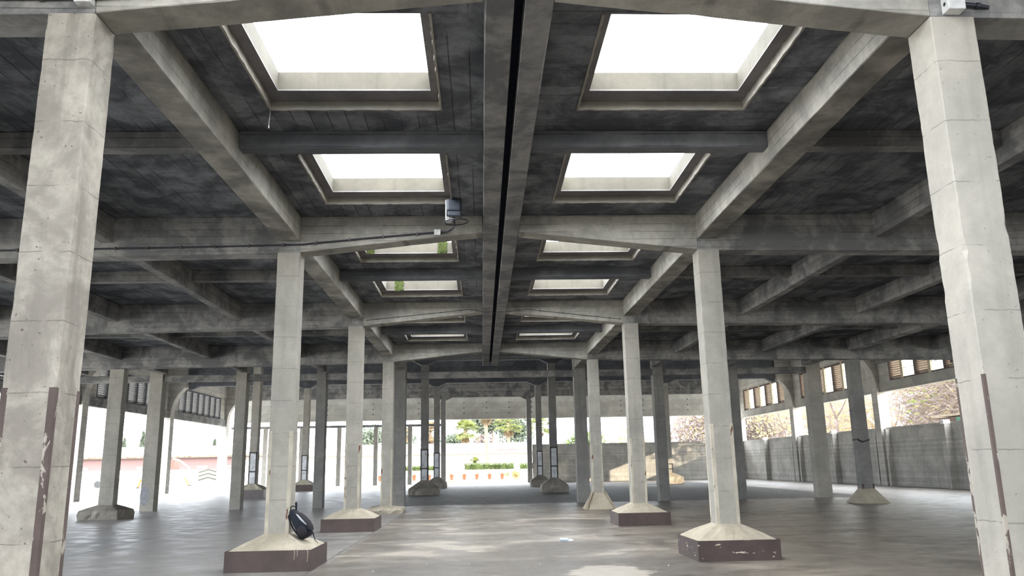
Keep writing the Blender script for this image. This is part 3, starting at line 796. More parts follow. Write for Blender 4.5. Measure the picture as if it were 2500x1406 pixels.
# ------------------------------------------------------------------ backpack
def backpack():
    base = Vector((-2.985, 12.62, .43))
    up = Vector((-.49, .02, .87)).normalized(); wd = Vector((.15, 1, 0)).normalized(); dp = wd.cross(up).normalized()
    if dp.x < 0: dp = -dp
    t = empty('backpack', base, 'black backpack with a grey strip leaning against a column foot', 'backpack')
    def pt(d, w, h): return base + dp * (d * .84) + wd * w + up * (h * 1.02)
    H = .475
    def body(prof, nm, mat, ex=2.6, n=28):
        rings = []
        for (h, dc, hd, hw, hc) in prof:
            ring = []
            for k in range(n):
                a = 2 * PI * k / n; c, s = math.cos(a), math.sin(a)
                x = math.copysign(abs(c) ** (2 / ex), c) * hd; y = math.copysign(abs(s) ** (2 / ex), s) * hw
                ring.append(pt(dc + x, y + hc, h))
            rings.append(ring)
        return MB().loft(rings).build(nm, mat, t, base, True)
    body([(0.0, .0, .03, .05, 0), (.008, .0, .075, .10, 0), (.03, .005, .10, .13, 0), (.09, .012, .118, .145, 0), (.17, .01, .118, .15, 0), (.26, .0, .108, .145, 0), (.35, -.012, .088, .13, 0), (.41, -.02, .066, .11, 0), (.45, -.025, .045, .085, 0), (.47, -.028, .022, .05, 0), (.475, -.03, .006, .02, 0)], 'main_compartment', M['bag'])
    body([(.05, .115, .006, .03, -.0), (.065, .115, .03, .08, 0), (.11, .118, .045, .105, 0), (.2, .112, .048, .11, 0), (.29, .09, .04, .1, 0), (.36, .062, .028, .08, 0), (.40, .04, .008, .04, 0)], 'front_pocket', M['bag2'])
    body([(.02, .01, .03, .008, -.135), (.05, .015, .07, .03, -.14), (.12, .015, .075, .036, -.145), (.17, .015, .06, .02, -.145), (.18, .015, .03, .005, -.145)], 'side_pocket', M['bag2'])
    g = MB()
    rings = []
    for k in range(13):
        u = k / 12; h = .365 - .21 * u; w = .004 + .012 * math.sin(PI * u) ** .7
        d = .058 + .075 * u ** .8; wv = -.112 - .02 * math.sin(PI * u)
        rings.append([pt(d - w, wv - .012, h), pt(d + w, wv - .013, h), pt(d + w, wv - .004, h), pt(d - w, wv - .004, h)])
    g.loft(rings).build('reflective_strip', M['reflect'], t, base)
    pts = [pt(.0 + .055 * math.cos(PI * k / 12), .0, .452 + .06 * math.sin(PI * k / 12)) for k in range(13)]
    MB().tube(pts, .008, 6).build('carry_loop', M['bag'], t, base, True)
    pts = [pt(.045, -.02, .43), pt(.075, -.02, .47), pt(.10, -.02, .515), pt(.115, -.02, .53)]
    MB().tube(pts, [.010, .014, .018, .012], 8).build('top_handle', M['bag'], t, base, True)
    for sw in (-.06, .06):
        pts = [pt(-.06, sw, .43), pt(-.115, sw, .40), pt(-.135, sw, .30), pt(-.13, sw, .18), pt(-.10, sw, .07), pt(-.07, sw, .03)]
        MB().tube(pts, .013, 6).build('shoulder_strap', M['bag'], t, base, True)
    pts = [pt(.10, -.10, .10), pt(.15, -.10, .07), pt(.165, -.10, .015), base + Vector((.135, -.11, -.038)), base + Vector((.17, -.12, -.062)), base + Vector((.185, -.13, -.075))]
    MB().tube(pts, [.016, .018, .012, .006, .005, .004], 6).build('strap_tail', M['bag'], t, base, True)
    return t
backpack()

# ------------------------------------------------------------------ litter
t = empty('plastic_bottle', (1.24, 15.72, 0), 'crumpled pale blue plastic bottle lying on the floor of the aisle', 'bottle')
rr = random.Random(9); rings = []
prof = [(0, .028), (.004, .034), (.03, .035), (.05, .030), (.07, .034), (.10, .027), (.13, .033), (.15, .031), (.175, .018), (.185, .0135), (.205, .0135)]
ax = Vector((.96, -.26, .02)).normalized(); b1 = Vector((.26, .96, 0)).normalized(); b2 = ax.cross(b1)
o0 = Vector((1.13, 15.75, .036))
for h, r in prof:
    rings.append([o0 + ax * h + b1 * r * math.cos(2 * PI * k / 16) * (1 + .12 * (rr.random() - .5)) + b2 * r * .92 * math.sin(2 * PI * k / 16) * (1 + .12 * (rr.random() - .5)) for k in range(16)])
MB().loft(rings).build('bottle_body', M['bottle'], t, (1.24, 15.72, 0), True)
p = o0 + ax * .205
MB().tube([p, p + ax * .016], .016, 12).build('cap', M['whitew'], t, (1.24, 15.72, 0))
g = MB(); 
for k in range(6): g.poly([o0 + ax * (.15 + .03 * k * .5) + Vector((0, -.03 - .02 * rr.random(), -.03 + .02 * rr.random())), o0 + ax * (.18 + .03 * k * .5) + Vector((0, -.05 * rr.random(), -.02)), o0 + ax * (.17 + .03 * k * .5) + Vector((.01, .0, .01 * rr.random()))])
g.build('torn_label', M['whitew'], t, (1.24, 15.72, 0))
scr = [(-1.2, 12.6), (-.55, 12.45), (-1.9, 11.9), (.5, 12.3), (-4.9, 13.6), (-6.6, 14.9), (7.4, 21.2), (7.3, 17.5), (5.0, 14.4), (2.3, 11.8), (-5.2, 16.6), (.2, 13.9)]
proto = None
for i, (x, y) in enumerate(scr):
    if proto is None:
        g = MB(); rr = random.Random(4); rings = []
        for h, r in ((.001, .009), (.006, .012), (.011, .005)): rings.append([(x + r * math.cos(k * PI / 4) * (.7 + .6 * rr.random()), y + r * .8 * math.sin(k * PI / 4) * (.7 + .6 * rr.random()), h) for k in range(8)])
        proto = tag(g.loft(rings).build('paper_scrap', M['plastic'], None, (x, y, 0)), 'tiny pale scrap of litter on the concrete floor', 'litter', 'pale scraps on the floor')
    else:
        c = proto.copy(); COL.objects.link(c); c.location = (x, y, 0); c.rotation_euler = (0, 0, i * 1.3)

# ------------------------------------------------------------------ outside, far end
def clump(mb, c, rad, n, size, rr, flat=1.0, shell=.55):
    c = Vector(c)
    for _ in range(n):
        while True:
            d = Vector((rr.uniform(-1, 1), rr.uniform(-1, 1), rr.uniform(-1, 1)))
            if shell < d.length < 1 or (d.length < 1 and rr.random() < .25): break
        p = c + Vector((d.x * rad[0], d.y * rad[1], d.z * rad[2]))
        a = Vector((rr.uniform(-1, 1), rr.uniform(-1, 1), rr.uniform(-1, 1))).normalized(); b = a.orthogonal().normalized()
        s = size * rr.uniform(.6, 1.3)
        mb.poly([p - a * s, p + b * s * .5, p + a * s, p - b * s * .5])
def branches(mb, p, d, L, r, depth, rr, spread=.6, tips=None):
    p = Vector(p); d = Vector(d).normalized(); pts = [p]; rs = [r]
    for k in range(3):
        d = (d + Vector((rr.uniform(-1, 1), rr.uniform(-1, 1), rr.uniform(-.4, .6))) * .18).normalized(); p = p + d * L / 3; pts.append(p); rs.append(r * (1 - .22 * (k + 1)))
    mb.tube(pts, rs, 5 if depth > 1 else 3, False)
    if tips is not None and depth <= 1: tips.append(p)
    if depth > 0:
        for _ in range(3 if depth > 1 else 4):
            q = pts[rr.randint(1, 3)]
            nd = (d + Vector((rr.uniform(-1, 1), rr.uniform(-1, 1), rr.uniform(-.5, .8))) * spread).normalized()
            branches(mb, q, nd, L * rr.uniform(.55, .8), rs[-1] * .75, depth - 1, rr, spread, tips)
def tree(x, y, h, w, leaf, label, seed, bare=True, leaves=0, group='trees outside'):
    rr = random.Random(seed)
    t = empty('tree', (x, y, 0), label, 'tree', group)
    mb = MB(); tips = []
    branches(mb, (x, y, -.05), (rr.uniform(-.1, .1), 0, 1), h * .42, h * .028, 4, rr, .75, tips)
    mb.build('branches', M['twig'] if bare else M['trunk'], t, (x, y, 0))
    if leaves:
        l = MB()
        for _ in range(leaves):
            p = rr.choice(tips) + Vector((rr.gauss(0, 1), rr.gauss(0, 1), rr.gauss(0, .8))) * w * .08
            a = Vector((rr.uniform(-1, 1), rr.uniform(-1, 1), rr.uniform(-1, 1))).normalized(); b = a.orthogonal().normalized(); s = w * .02 * rr.uniform(.6, 1.4)
            l.poly([p - a * s, p + b * s * .6, p + a * s, p - b * s * .6])
        l.build('foliage', M[leaf], t, (x, y, 0))
def bushy(x, y, zc, rad, n, size, leaf, label, seed, trunk=True, cat='tree', nm='tree', group='evergreens beyond the far end'):
    rr = random.Random(seed); t = empty(nm, (x, y, 0), label, cat, group)
    l = MB()
    for k in range(7): clump(l, (x + rr.uniform(-.5, .5) * rad[0], y + rr.uniform(-.4, .4) * rad[1], zc + rr.uniform(-.45, .45) * rad[2]), [q * .6 for q in rad], n // 7, size, rr)
    l.build('crown' if trunk else 'foliage', M[leaf], t, (x, y, 0))
    if trunk: MB().tube([(x, y, -.05), (x + .1, y, zc * .5), (x, y, zc)], [.28, .2, .12], 7).build('trunk', M['trunk'], t, (x, y, 0))
def palm(x, y, h, r, label, seed, trunk_r=.28, skirt=True, green='leafy'):
    rr = random.Random(seed); t = empty('palm_tree', (x, y, 0), label, 'palm tree', 'palms beyond the far end')
    pts = []; rs = []
    for k in range(40):
        z = -.05 + (h + .05) * k / 39; pts.append((x + .08 * math.sin(z * .7), y, z)); rs.append(trunk_r * (1.08 if k % 2 else .9) * (1.15 - .25 * k / 39))
    MB().tube(pts, rs, 10).build('trunk', M['trunkp'], t, (x, y, 0), True)
    def fronds(nf, e0, e1, L, mat, nm):
        g = MB()
        for k in range(nf):
            az = 2 * PI * rr.random(); el = rr.uniform(e0, e1)
            d = Vector((math.cos(az) * math.cos(el), math.sin(az) * math.cos(el), math.sin(el))); sd = Vector((-math.sin(az), math.cos(az), 0))
            o = Vector((x, y, h)); hub = o + d * L * .5 + Vector((0, 0, -.08 * L))
            g.tube([o, hub], [.03, .02], 3, False)
            n2 = d.cross(sd)
            for q in range(13):
                a = -1.25 + 2.5 * q / 12; dd = (d * math.cos(a) + sd * math.sin(a)).normalized()
                ll = L * .55 * (1 - .25 * abs(a)); tip = hub + dd * ll + Vector((0, 0, -.28 * ll * rr.random())); wv = dd.cross(n2) * .045 * L * .5
                g.poly([hub, hub + dd * ll * .45 + wv, tip, hub + dd * ll * .45 - wv])
        g.build(nm, M[mat], t, (x, y, 0))
    fronds(64, -.55, 1.45, r, green, 'fronds')
    if skirt: fronds(16, -1.5, -1.1, r * .75, 'dryf', 'dead_fronds')

GY = 86.0
pots = [(-11.05, 'with a thin sapling, farthest left, past the cream-slab column'), (-7.48, 'left of the stone-block column, sapling in it'), (-5.9, 'half hidden between the two dark columns'),
        (-3.55, 'first inside the far opening, with tufts at its foot'), (-2.22, 'second inside the far opening'), (-.90, 'third inside the far opening, before the hedge'), (.44, 'fourth inside the far opening, before the tall palm'), (1.77, 'last inside the far opening, beside the yellow shrub')]
for i, (x, l) in enumerate(pots):
    rr = random.Random(60 + i)
    t = empty('plant_pot', (x, GY, 0), 'orange terracotta pot ' + l, 'plant pot', 'terracotta pots in a row outside')
    MB().lathe([(.15, 0), (.16, .02), (.205, .46), (.245, .46), (.25, .58), (.22, .58), (.21, .50), (.0, .50)], (x, GY, 0), 18).build('pot', M['terra'], t, (x, GY, 0), False)
    b = MB(); tips = []
    branches(b, (x, GY, .48), (0, 0, 1), .62, .014, 2, rr, .7, tips)
    b.build('stem', M['trunkp'], t, (x, GY, 0))
    l_ = MB()
    for p in tips[::2]: clump(l_, p, (.08, .08, .06), 3, .035, rr, 1, .1)
    clump(l_, (x, GY, .6), (.2, .2, .12), 26, .07, rr, 1, .1)
    l_.build('leaves', M['leafy'], t, (x, GY, 0))
def hedge(x0, x1, y, z1, label, seed, z0=.3):
    rr = random.Random(seed); t = empty('hedge', ((x0 + x1) / 2, y, 0), label, 'hedge', 'clipped hedges outside')
    MB().box(x0 - .2, x1 + .2, y - .5, y + .5, -.05, .98).build('planter_wall', M['whitew'], t, ((x0 + x1) / 2, y, 0))
    g = MB(); g.box(x0 + .1, x1 - .1, y - .35, y + .35, .98, z1 - .1); g.build('core', M['leafg'], t, ((x0 + x1) / 2, y, 0))
    g = MB()
    for k in range(int((x1 - x0) * 200)):
        x = rr.uniform(x0, x1); u = rr.random()
        p = Vector((x, y - .42 + .08 * rr.random(), rr.uniform(1.0, z1))) if u < .6 else Vector((x, y + rr.uniform(-.4, .4), z1 + rr.uniform(-.06, .06)))
        a = Vector((rr.uniform(-1, 1), rr.uniform(-1, 1), rr.uniform(-1, 1))).normalized() * .08; b = a.orthogonal() * .7
        g.poly([p - a, p + b, p + a, p - b])
    g.build('leaves', M['leafg'], t, ((x0 + x1) / 2, y, 0))
hedge(-2.4, 3.35, 93, 1.62, 'clipped green hedge inside the far opening behind the pots', 1)
hedge(3.9, 5.6, 92, 1.55, 'short clipped hedge cut off by the column right of the far opening', 2)
hedge(-10.2, -5.2, 93, 1.45, 'clipped hedge half hidden by the dark columns left of the far opening', 3)
bushy(3.25, 84, .44, (.6, .5, .6), 260, .12, 'leafo', 'yellow-green shrub on the ground at the right of the far opening', 21, False, 'shrub', 'shrub', 'shrubs beyond the far end')
bushy(2.3, 88, .40, (.45, .4, .4), 120, .1, 'leafy', 'small pale shrub beside the last terracotta pot', 22, False, 'shrub', 'shrub', 'shrubs beyond the far end')
def tuft(x, y, r, label, seed):
    rr = random.Random(seed); g = MB()
    for k in range(160):
        a = 2 * PI * rr.random(); q = r * math.sqrt(rr.random()); p = Vector((x + q * math.cos(a) * 1.5, y + q * math.sin(a) * 2.5, -.02)); d = Vector((rr.uniform(-.08, .08), rr.uniform(-.05, .05), rr.uniform(.06, .16)))
        g.poly([p, p + Vector((.03, 0, 0)), p + d])
    tag(g.build('grass_tuft', M['leafy'], None, (x, y, 0)), label, 'grass', kind='stuff')
tuft(-3.0, 81, .5, 'patch of weeds on the ground before the first inside pot', 1); tuft(-3.4, 76, .3, 'small weed patch just outside the far opening', 2)
# long white wall with coping and faded sign
WY = 112
wt = empty('boundary_wall', (0, WY, 0), 'long whitewashed wall with a mossy tiled coping beyond the far opening', 'wall')
MB().box(-34, 30, WY, WY + .4, -.05, 2.95).build('lower_wall', M['whitew'], wt, (0, WY, 0))
g = MB(); rr = random.Random(2); n = 120; secs = []
for k in range(n + 1):
    x = -34 + 64 * k / n; j = .05 * rr.random(); secs.append([(x, WY - .35, 2.85 + j), (x, WY + .8, 3.02 + j), (x, WY + .8, 3.12 + j), (x, WY - .35, 3.0 + j)])
g.loft(secs).build('coping', M['tile'], wt, (0, WY, 0))
hb = empty('white_building', (0, WY + 4, 0), 'long white building rising just behind the coped wall', 'building')
MB().box(-26.5, 7.5, WY + 3, WY + 9, -.05, 4.45).build('wall', M['whitew'], hb, (0, WY + 4, 0))
MB().box(-26.7, 7.7, WY + 2.8, WY + 9.2, 4.45, 4.55).build('roof', M['roofg'], hb, (0, WY + 4, 0))
sg = MB().tube([(2.35, WY + 2.98, 3.95), (2.6, WY + 2.98, 4.06), (3.1, WY + 2.98, 4.12), (3.6, WY + 2.98, 4.08), (3.95, WY + 2.98, 3.98)], .03, 5)
sg.build('painted_arch', M['tile'], hb, (0, WY + 4, 0))
g = MB()
rr = random.Random(12)
for k in range(11):
    x = 1.95 + k * .24; g.box(x, x + .15, WY + 2.97, WY + 3.0, 3.45, 3.45 + .16 + .14 * rr.random())
g.box(1.95, 4.5, WY + 2.99, WY + 3.0, 3.44, 3.47); g.build('faded_lettering', M['red'], hb, (0, WY + 4, 0))
# palms and trees behind
palm(.25, 98, 8.1, 2.3, 'tall slender palm with a bare ringed trunk standing before the white wall', 1, .24, True, 'dryf')
palm(-2.9, 128, 6.9, 2.6, 'bushy green palm rising over the white wall, left of the tall trunk', 2)
palm(3.95, 128, 8.0, 2.8, 'green palm right of the tall trunk, dead fronds below', 3)
palm(8.9, 128, 7.5, 2.6, 'yellow-green palm seen between the stone-block columns on the right', 4)
palm(-8.3, 126, 6.6, 2.4, 'faded palm left of the far opening, behind the dark columns', 5, .25, True, 'dryf')
palm(-13.2, 126, 6.4, 2.2, 'dry drooping palm near the slim facade posts', 6, .25, True, 'dryf')
palm(-1.15, 94.2, 1.75, 1.0, 'low fan palm growing out of the hedge', 7, .16, False)
bushy(1.6, 150, 9.6, (4.4, 3, 3.2), 1900, .42, 'leafd', 'dark evergreen crown touching the lintel of the far opening', 31)
bushy(6.0, 150, 7.6, (3.4, 3, 3.4), 1300, .4, 'leafd', 'grey-green tree behind the right palm of the far opening', 32)
bushy(-5.2, 150, 5.6, (2.6, 2, 2.0), 800, .36, 'leafd', 'low dark tree behind the left palm of the far opening', 33)
bushy(-.2, 150, 5.2, (3.0, 2, 2.0), 700, .34, 'twig', 'brownish thin tree between the palms of the far opening', 34)
bushy(15.5, 120, 4.6, (4.2, 3, 1.7), 1000, .32, 'leafg', 'rounded green bush above the low end wall', 35)
bushy(-19, 140, 6.2, (3.8, 3, 2.8), 900, .38, 'leafd', 'grey-green tree above the white building behind the scratched column', 36)
bushy(-14.2, 140, 6.2, (2.6, 3, 2.8), 800, .38, 'leafd', 'grey-green tree between the slim facade posts', 37)
bushy(22.5, 125, 5.0, (3.4, 3, 3.2), 1000, .34, 'leafo', 'pinkish autumn tree above the low end wall', 38)
tree(31, 110, 12, 8, 'leafo', 'bare tree with tangled twigs above the right end of the low end wall', 41, True, 300, 'bare trees outside')
tree(27.5, 96, 10, 7, 'leafo', 'slender bare tree seen left of the sunlit column', 42, True, 160, 'bare trees outside')
tree(36, 100, 13, 9, 'leafo', 'dense bare tree beyond the hall corner', 43, True, 300, 'bare trees outside')
MB_pole = MB().tube([(18.4, 110, 0), (18.4, 110, 7.5)], [.12, .08], 8)
tag(MB_pole.build('lamp_post', M['metalw'], None, (18.4, 110, 0)), 'thin pale lamp post beyond the low end wall', 'lamp post')
# right side trees beyond the side wall
rt = [(31, 86, 11, 'leafo', 700, 'orange-tinted bare tree in the middle of the farthest right-hand opening'), (29, 78, 10, 'leafo', 500, 'bare tree at the near end of the farthest right-hand opening'),
      (31, 69, 12, 'leafo', 2200, 'bright yellow tree with a dark forked trunk in the middle right-hand opening'), (36, 70, 13, 'leafo', 200, 'pinkish bare tree at the edge of the middle right-hand opening'),
      (34, 58, 12, 'leafy', 260, 'tangled bare tree filling the nearest right-hand opening'), (33, 52, 12, 'leafy', 900, 'bare tree with yellow-green leaves at the near end of the side wall'), (45, 100, 15, 'leafo', 300, 'tall bare tree standing behind the orange-tinted tree')]
for i, (x, y, h, lf, nl, l) in enumerate(rt): tree(x, y, h, h * .7, lf, l, 70 + i, True, nl, 'trees beyond the side wall')
def scrub(x0, x1, y0, y1, z0, z1, n, label, seed, m='twig', yl=0):
    rr = random.Random(seed); g = MB()
    for k in range(n):
        u = rr.random()
        p = Vector((x0 + (x1 - x0) * u + rr.uniform(-2, 2), y0 + (y1 - y0) * u + rr.uniform(-2, 2), z0 + (z1 - z0) * rr.random() ** 1.15)); d = Vector((rr.uniform(-1, 1), rr.uniform(-1, 1), rr.uniform(-.6, 1))).normalized() * rr.uniform(.35, .95)
        mm = p + d * .5 + Vector((rr.uniform(-.1, .1), rr.uniform(-.1, .1), rr.uniform(-.1, .1))); w = Vector((.012, .018, .02)) * rr.uniform(.5, 1.6)
        g.cm = 1 if rr.random() < yl else 0
        g.poly([p, mm + w, p + d, mm - w])
        if k % 12 == 0:
            q = p + Vector((2.5, 2.5, 0)); a = Vector((rr.uniform(-1, 1), rr.uniform(-1, 1), rr.uniform(-1, 1))).normalized() * .42; b = a.orthogonal().normalized() * .3
            g.cm = 0; g.poly([q - a, q + b, q + a, q - b])
    c = ((x0 + x1) / 2, (y0 + y1) / 2, 0)
    tag(g.build('undergrowth', [M[m], M['leafo']], None, c), label, 'undergrowth', kind='stuff')
scrub(33.5, 35.5, 52, 66, .1, 9.0, 30000, 'dense bare thicket seen through the nearest right-hand opening', 2, 'twig', .12)
scrub(36.0, 38.0, 72, 92, .1, 8.4, 20000, 'bare thicket behind the bright yellow tree', 1, 'twig', .35)
scrub(37.0, 36.0, 94, 112, .1, 8.2, 17000, 'pinkish thicket seen through the farthest right-hand opening', 3, 'twig', .18)
scrub(22.5, 35.0, 99, 101, .1, 8.6, 24000, 'tan thicket of bare twigs above the sunlit end of the low wall', 4, 'twig', .05)
scrub(16.5, 22.0, 112, 112, .1, 6.0, 3000, 'thin bare thicket beside the pale lamp post', 5, 'twig', .1)
# shed roof with green window peeping over the side wall
st = empty('wall_hut', (24.4, 38.5, 0), 'low hut with a green window peeping over the side wall', 'hut')
MB().box(23.6, 26, 35, 41.2, -.05, 3.42).build('wall', M['frame'], st, (24.4, 38.5, 0))
MB().box(23.3, 26.3, 34.7, 41.4, 3.46, 3.56).build('roof', M['slat'], st, (24.4, 38.5, 0))
MB().box(23.57, 23.62, 37.4, 39.6, 3.08, 3.4).build('green_window', M['green'], st, (24.4, 38.5, 0))

# ------------------------------------------------------------------ outside, open left side
lb = empty('railway_shed', (-55, 118, 0), 'long low brown-red shed with a pale roof beyond the open left side', 'building')
bx0, bx1, by = -82, -29, 118
MB().box(bx0, bx1, by, by + 10, -.05, 3.3).build('wall', M['brownb'], lb, (-55, 118, 0))
MB().box(bx0 - .5, bx1 + .5, by - .8, by + 11, 3.3, 3.55).build('eaves', M['tile'], lb, (-55, 118, 0))
MB().hexa([(bx0 - .5, by - .8, 3.56), (bx1 + .5, by - .8, 3.56), (bx1 + .5, by + 11, 3.56), (bx0 - .5, by + 11, 3.56), (bx0 - .5, by + 3, 5.0), (bx1 + .5, by + 3, 5.0), (bx1 + .5, by + 6, 5.0), (bx0 - .5, by + 6, 5.0)]).build('roof', M['roofg'], lb, (-55, 118, 0))
g = MB()
for k in range(12): g.box(bx0 + 3 + k * 4.2, bx0 + 4.6 + k * 4.2, by - .03, by + .05, 1.75, 2.15)
g.build('window_strip', M['steelblue'], lb, (-55, 118, 0)); lb.children[-1]['kind'] = 'stuff'
fb = empty('low_fence', (-56, 104, 0), 'white low fence wall in front of the brown-red shed', 'fence')
MB().box(-84, -25.5, 104, 104.2, -.05, 1.62).build('fence_wall', M['whitew'], fb, (-56, 104, 0))
g = MB(); rr = random.Random(8)
for k in range(70):
    x = -46 + 15 * rr.random(); g.tube([(x, 99 + rr.random(), .05), (x + rr.uniform(-1.2, 1.2), 99.5, .5 + .9 * rr.random())], .035, 4)
tag(g.build('scrap_heap', M['brownb'], None, (-39, 99, 0)), 'tangled heap of thin rusty scrap before the white fence', 'scrap', kind='stuff')
sgn = empty('chevron_sign', (-30.80, 92, 0), 'yellow road barrier sign with three black chevrons', 'sign')
MB().box(-32.00, -29.60, 92, 92.06, .25, 1.6).build('board', M['yellow'], sgn, (-30.80, 92, 0))
g = MB()
for k in range(3):
    z = .32 + k * .42
    g.hexa([(-31.90, 91.97, z), (-30.85, 91.97, z + .3), (-30.85, 91.99, z + .3), (-31.90, 91.99, z), (-31.90, 91.97, z + .17), (-30.85, 91.97, z + .47), (-30.85, 91.99, z + .47), (-31.90, 91.99, z + .17)])
    g.hexa([(-30.85, 91.97, z + .3), (-29.80, 91.97, z), (-29.80, 91.99, z), (-30.85, 91.99, z + .3), (-30.85, 91.97, z + .47), (-29.80, 91.97, z + .17), (-29.80, 91.99, z + .17), (-30.85, 91.99, z + .47)])
g.build('chevrons', M['black'], sgn, (-30.80, 92, 0))
g = MB(); g.box(-31.70, -31.60, 92.06, 92.14, -.05, .6); g.box(-30.00, -29.90, 92.06, 92.14, -.05, .6); g.build('post', M['metalw'], sgn, (-30.80, 92, 0))
def bollard(x, y, lean, label):
    t = empty('bollard', (x, y, 0), label, 'bollard', 'orange posts outside')
    MB().tube([(x, y, -.05), (x + lean, y, .78)], .11, 10).build('post', M['orange'], t, (x, y, 0))
    MB().tube([(x - .005 * 1, y, -.06), (x + .02, y, .06)], .22, 10).build('foot', M['black'], t, (x, y, 0))
bollard(-32.0, 76.4, .25, 'upright orange post outside the open left side'); bollard(-29.6, 83, -.55, 'leaning orange post outside the open left side')
cr = empty('small_crane', (-38.6, 106, 0), 'red and white loader with a slanted white arm before the brown-red shed', 'loader')
MB().bbox(-40.3, -39.5, 105, 107, 1.3, 2.95, .1).build('cab', M['red'], cr, (-38.6, 106, 0))
MB().tube([(-39.6, 104.7, 3.0), (-38.8, 104.7, 2.8), (-37.4, 104.7, 1.75)], .10, 6).build('arm', M['metalw'], cr, (-38.6, 106, 0))
MB().bbox(-40.6, -37.4, 104.8, 107.2, .6, 1.3, .05).build('chassis', M['steelblue'], cr, (-38.6, 106, 0))
for x in (-40.0, -38.0): MB().tube([(x, 104.6, .5), (x, 107.4, .5)], .55, 14).build('wheel', M['black'], cr, (-38.6, 106, 0))
vn = empty('car', (-38.30, 80, 0), 'pale blue car parked outside the open left side', 'car')
g = MB(); prof = [(-2.1, .35), (-2.1, .95), (-1.3, 1.05), (-.75, 1.55), (.95, 1.6), (1.6, 1.1), (2.1, .95), (2.1, .35)]
rings = [[(-38.30 + a, 80 + s * (.8 if z < 1.2 else .62), z) for a, z in prof] for s in (-1, 1)]
g.loft(rings).build('body', M['van'], vn, (-38.30, 80, 0))
g = MB().hexa([(-39.00, 79.19, 1.05), (-37.00, 79.19, 1.05), (-37.00, 79.3, 1.05), (-39.00, 79.3, 1.05), (-38.80, 79.3, 1.48), (-37.40, 79.3, 1.48), (-37.40, 79.4, 1.48), (-38.80, 79.4, 1.48)]); g.build('side_window', M['steelblue'], vn, (-38.30, 80, 0))
for x in (-39.65, -36.95):
    MB().tube([(x, 79.15, .33), (x, 79.4, .33)], .33, 14).build('wheel', M['black'], vn, (-38.30, 80, 0))
def cypress(x, y, h, r, label, seed):
    rr = random.Random(seed); t = empty('conifer', (x, y, 0), label, 'conifer', 'conifers beyond the brown shed')
    l = MB()
    for k in range(9):
        z = h * (.12 + .86 * k / 8); q = r * (1.05 - .95 * k / 8); clump(l, (x, y, z), (q, q, h * .09), 150, .3, rr)
    l.build('crown', M['leafd'], t, (x, y, 0)); MB().tube([(x, y, -.05), (x, y, h * .8)], [.3, .08], 7).build('trunk', M['trunk'], t, (x, y, 0))
cypress(-58.1, 140, 7.6, 1.6, 'pointed conifer, the tallest behind the brown-red shed', 1); cypress(-61.2, 140, 6.6, 1.4, 'rounded conifer left of the tallest one behind the shed', 2)
cypress(-59.75, 143.5, 5.8, .9, 'small conifer between the two larger ones', 3); cypress(-46, 140, 6.2, 1.2, 'conifer peeping over the shed roof near the hall corner', 4)
bl = empty('apartment_block', (-86, 190, 0), 'pale distant apartment block hazy in the left opening', 'building')
MB().box(-104, -79, 190, 200, -.05, 11).build('wall', M['whitew'], bl, (-86, 190, 0))
g = MB()
for a in range(5):
    for b in range(3): g.box(-101 + a * 4.6, -99.2 + a * 4.6, 189.95, 190.05, 2.2 + b * 2.9, 3.4 + b * 2.9)
g.build('window_rows', M['roofg'], bl, (-86, 190, 0)); bl.children[-1]['kind'] = 'stuff'
tag(MB().box(-24.2, -23.5, -3, 71, -.1, .06).build('kerb', M['whitew'], None, (-23.8, 30, 0)), kind='structure')
# unseen block added at the back right to keep low sun off the skylights
tag(MB().box(25, 48, -40, 12, -.05, 21).build('added_sun_blocker', M['whitew'], None, (36, -14, 0)), kind='structure')

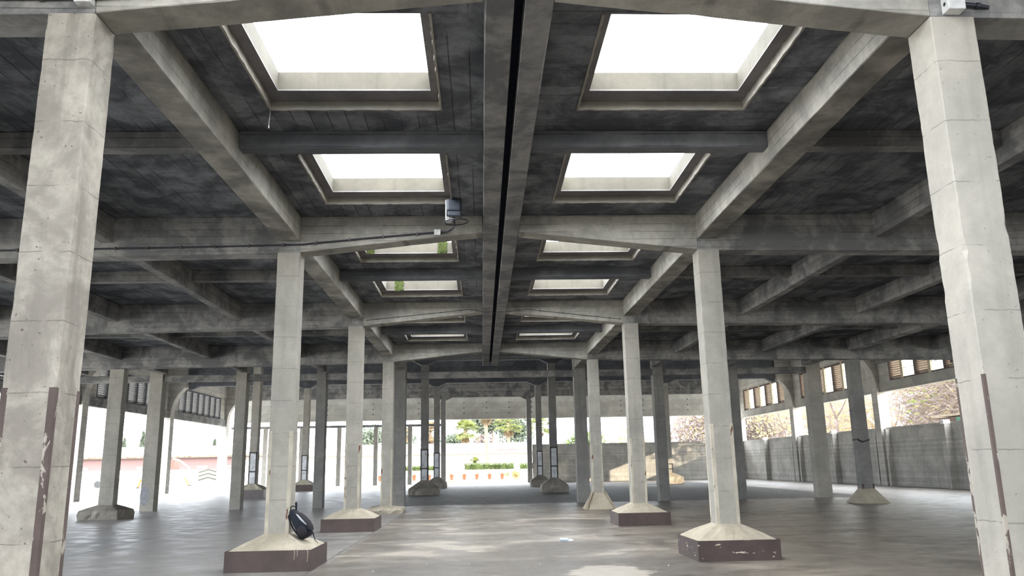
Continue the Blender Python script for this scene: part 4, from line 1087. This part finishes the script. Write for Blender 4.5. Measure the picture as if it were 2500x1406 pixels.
# ------------------------------------------------------------------ light
w = bpy.data.worlds.new('sky'); sc.world = w; w.use_nodes = True
nt = w.node_tree; bg = nt.nodes['Background']
tc = nt.nodes.new('ShaderNodeTexCoord'); sx = nt.nodes.new('ShaderNodeSeparateXYZ'); mp = nt.nodes.new('ShaderNodeMapRange'); mx = nt.nodes.new('ShaderNodeMix'); mx.data_type = 'RGBA'
nt.links.new(tc.outputs['Generated'], sx.inputs[0]); nt.links.new(sx.outputs[2], mp.inputs[0]); mp.inputs[1].default_value = 0; mp.inputs[2].default_value = .8
nt.links.new(mp.outputs[0], mx.inputs[0]); mx.inputs[6].default_value = (8.0, 8.9, 9.9, 1); mx.inputs[7].default_value = (25.0, 26, 27, 1)
nt.links.new(mx.outputs[2], bg.inputs[0]); bg.inputs[1].default_value = 1.0
sun = bpy.data.lights.new('sun', 'SUN'); sun.energy = 10.0; sun.color = (1, .86, .66); sun.angle = math.radians(.6)
so = bpy.data.objects.new('sun', sun); COL.objects.link(so)
dirv = Vector((-.70, .71, -.25)).normalized()
so.rotation_euler = dirv.to_track_quat('-Z', 'Y').to_euler()

# ------------------------------------------------------------------ camera
f_, yaw, pitch, roll, cx, ch = 1936.23, .0410, .2194, .0186, -.3434, 1.4416
c, s = math.cos(yaw), math.sin(yaw); cp, sp = math.cos(pitch), math.sin(pitch); cr_, sr_ = math.cos(roll), math.sin(roll)
right = Vector((c, -s, 0)); fwdh = Vector((s, c, 0)); Z = Vector((0, 0, 1))
fw = fwdh * cp + Z * sp; up = -fwdh * sp + Z * cp
Rv = right * cr_ - up * sr_; Uv = right * sr_ + up * cr_
cam = bpy.data.cameras.new('camera'); co = bpy.data.objects.new('camera', cam); COL.objects.link(co)
co.matrix_world = Matrix(((Rv.x, Uv.x, -fw.x, cx), (Rv.y, Uv.y, -fw.y, 0), (Rv.z, Uv.z, -fw.z, ch), (0, 0, 0, 1)))
cam.sensor_width = 36; cam.lens = f_ / 2500 * 36; cam.clip_start = .05; cam.clip_end = 2000
sc.camera = co
sc.view_settings.view_transform = 'Standard'; sc.view_settings.look = 'None'; sc.view_settings.gamma = 1
sc.view_settings.use_curve_mapping = False; sc.view_settings.exposure = -0.2
for o in bpy.data.objects:
    if '_w' in o: del o['_w']
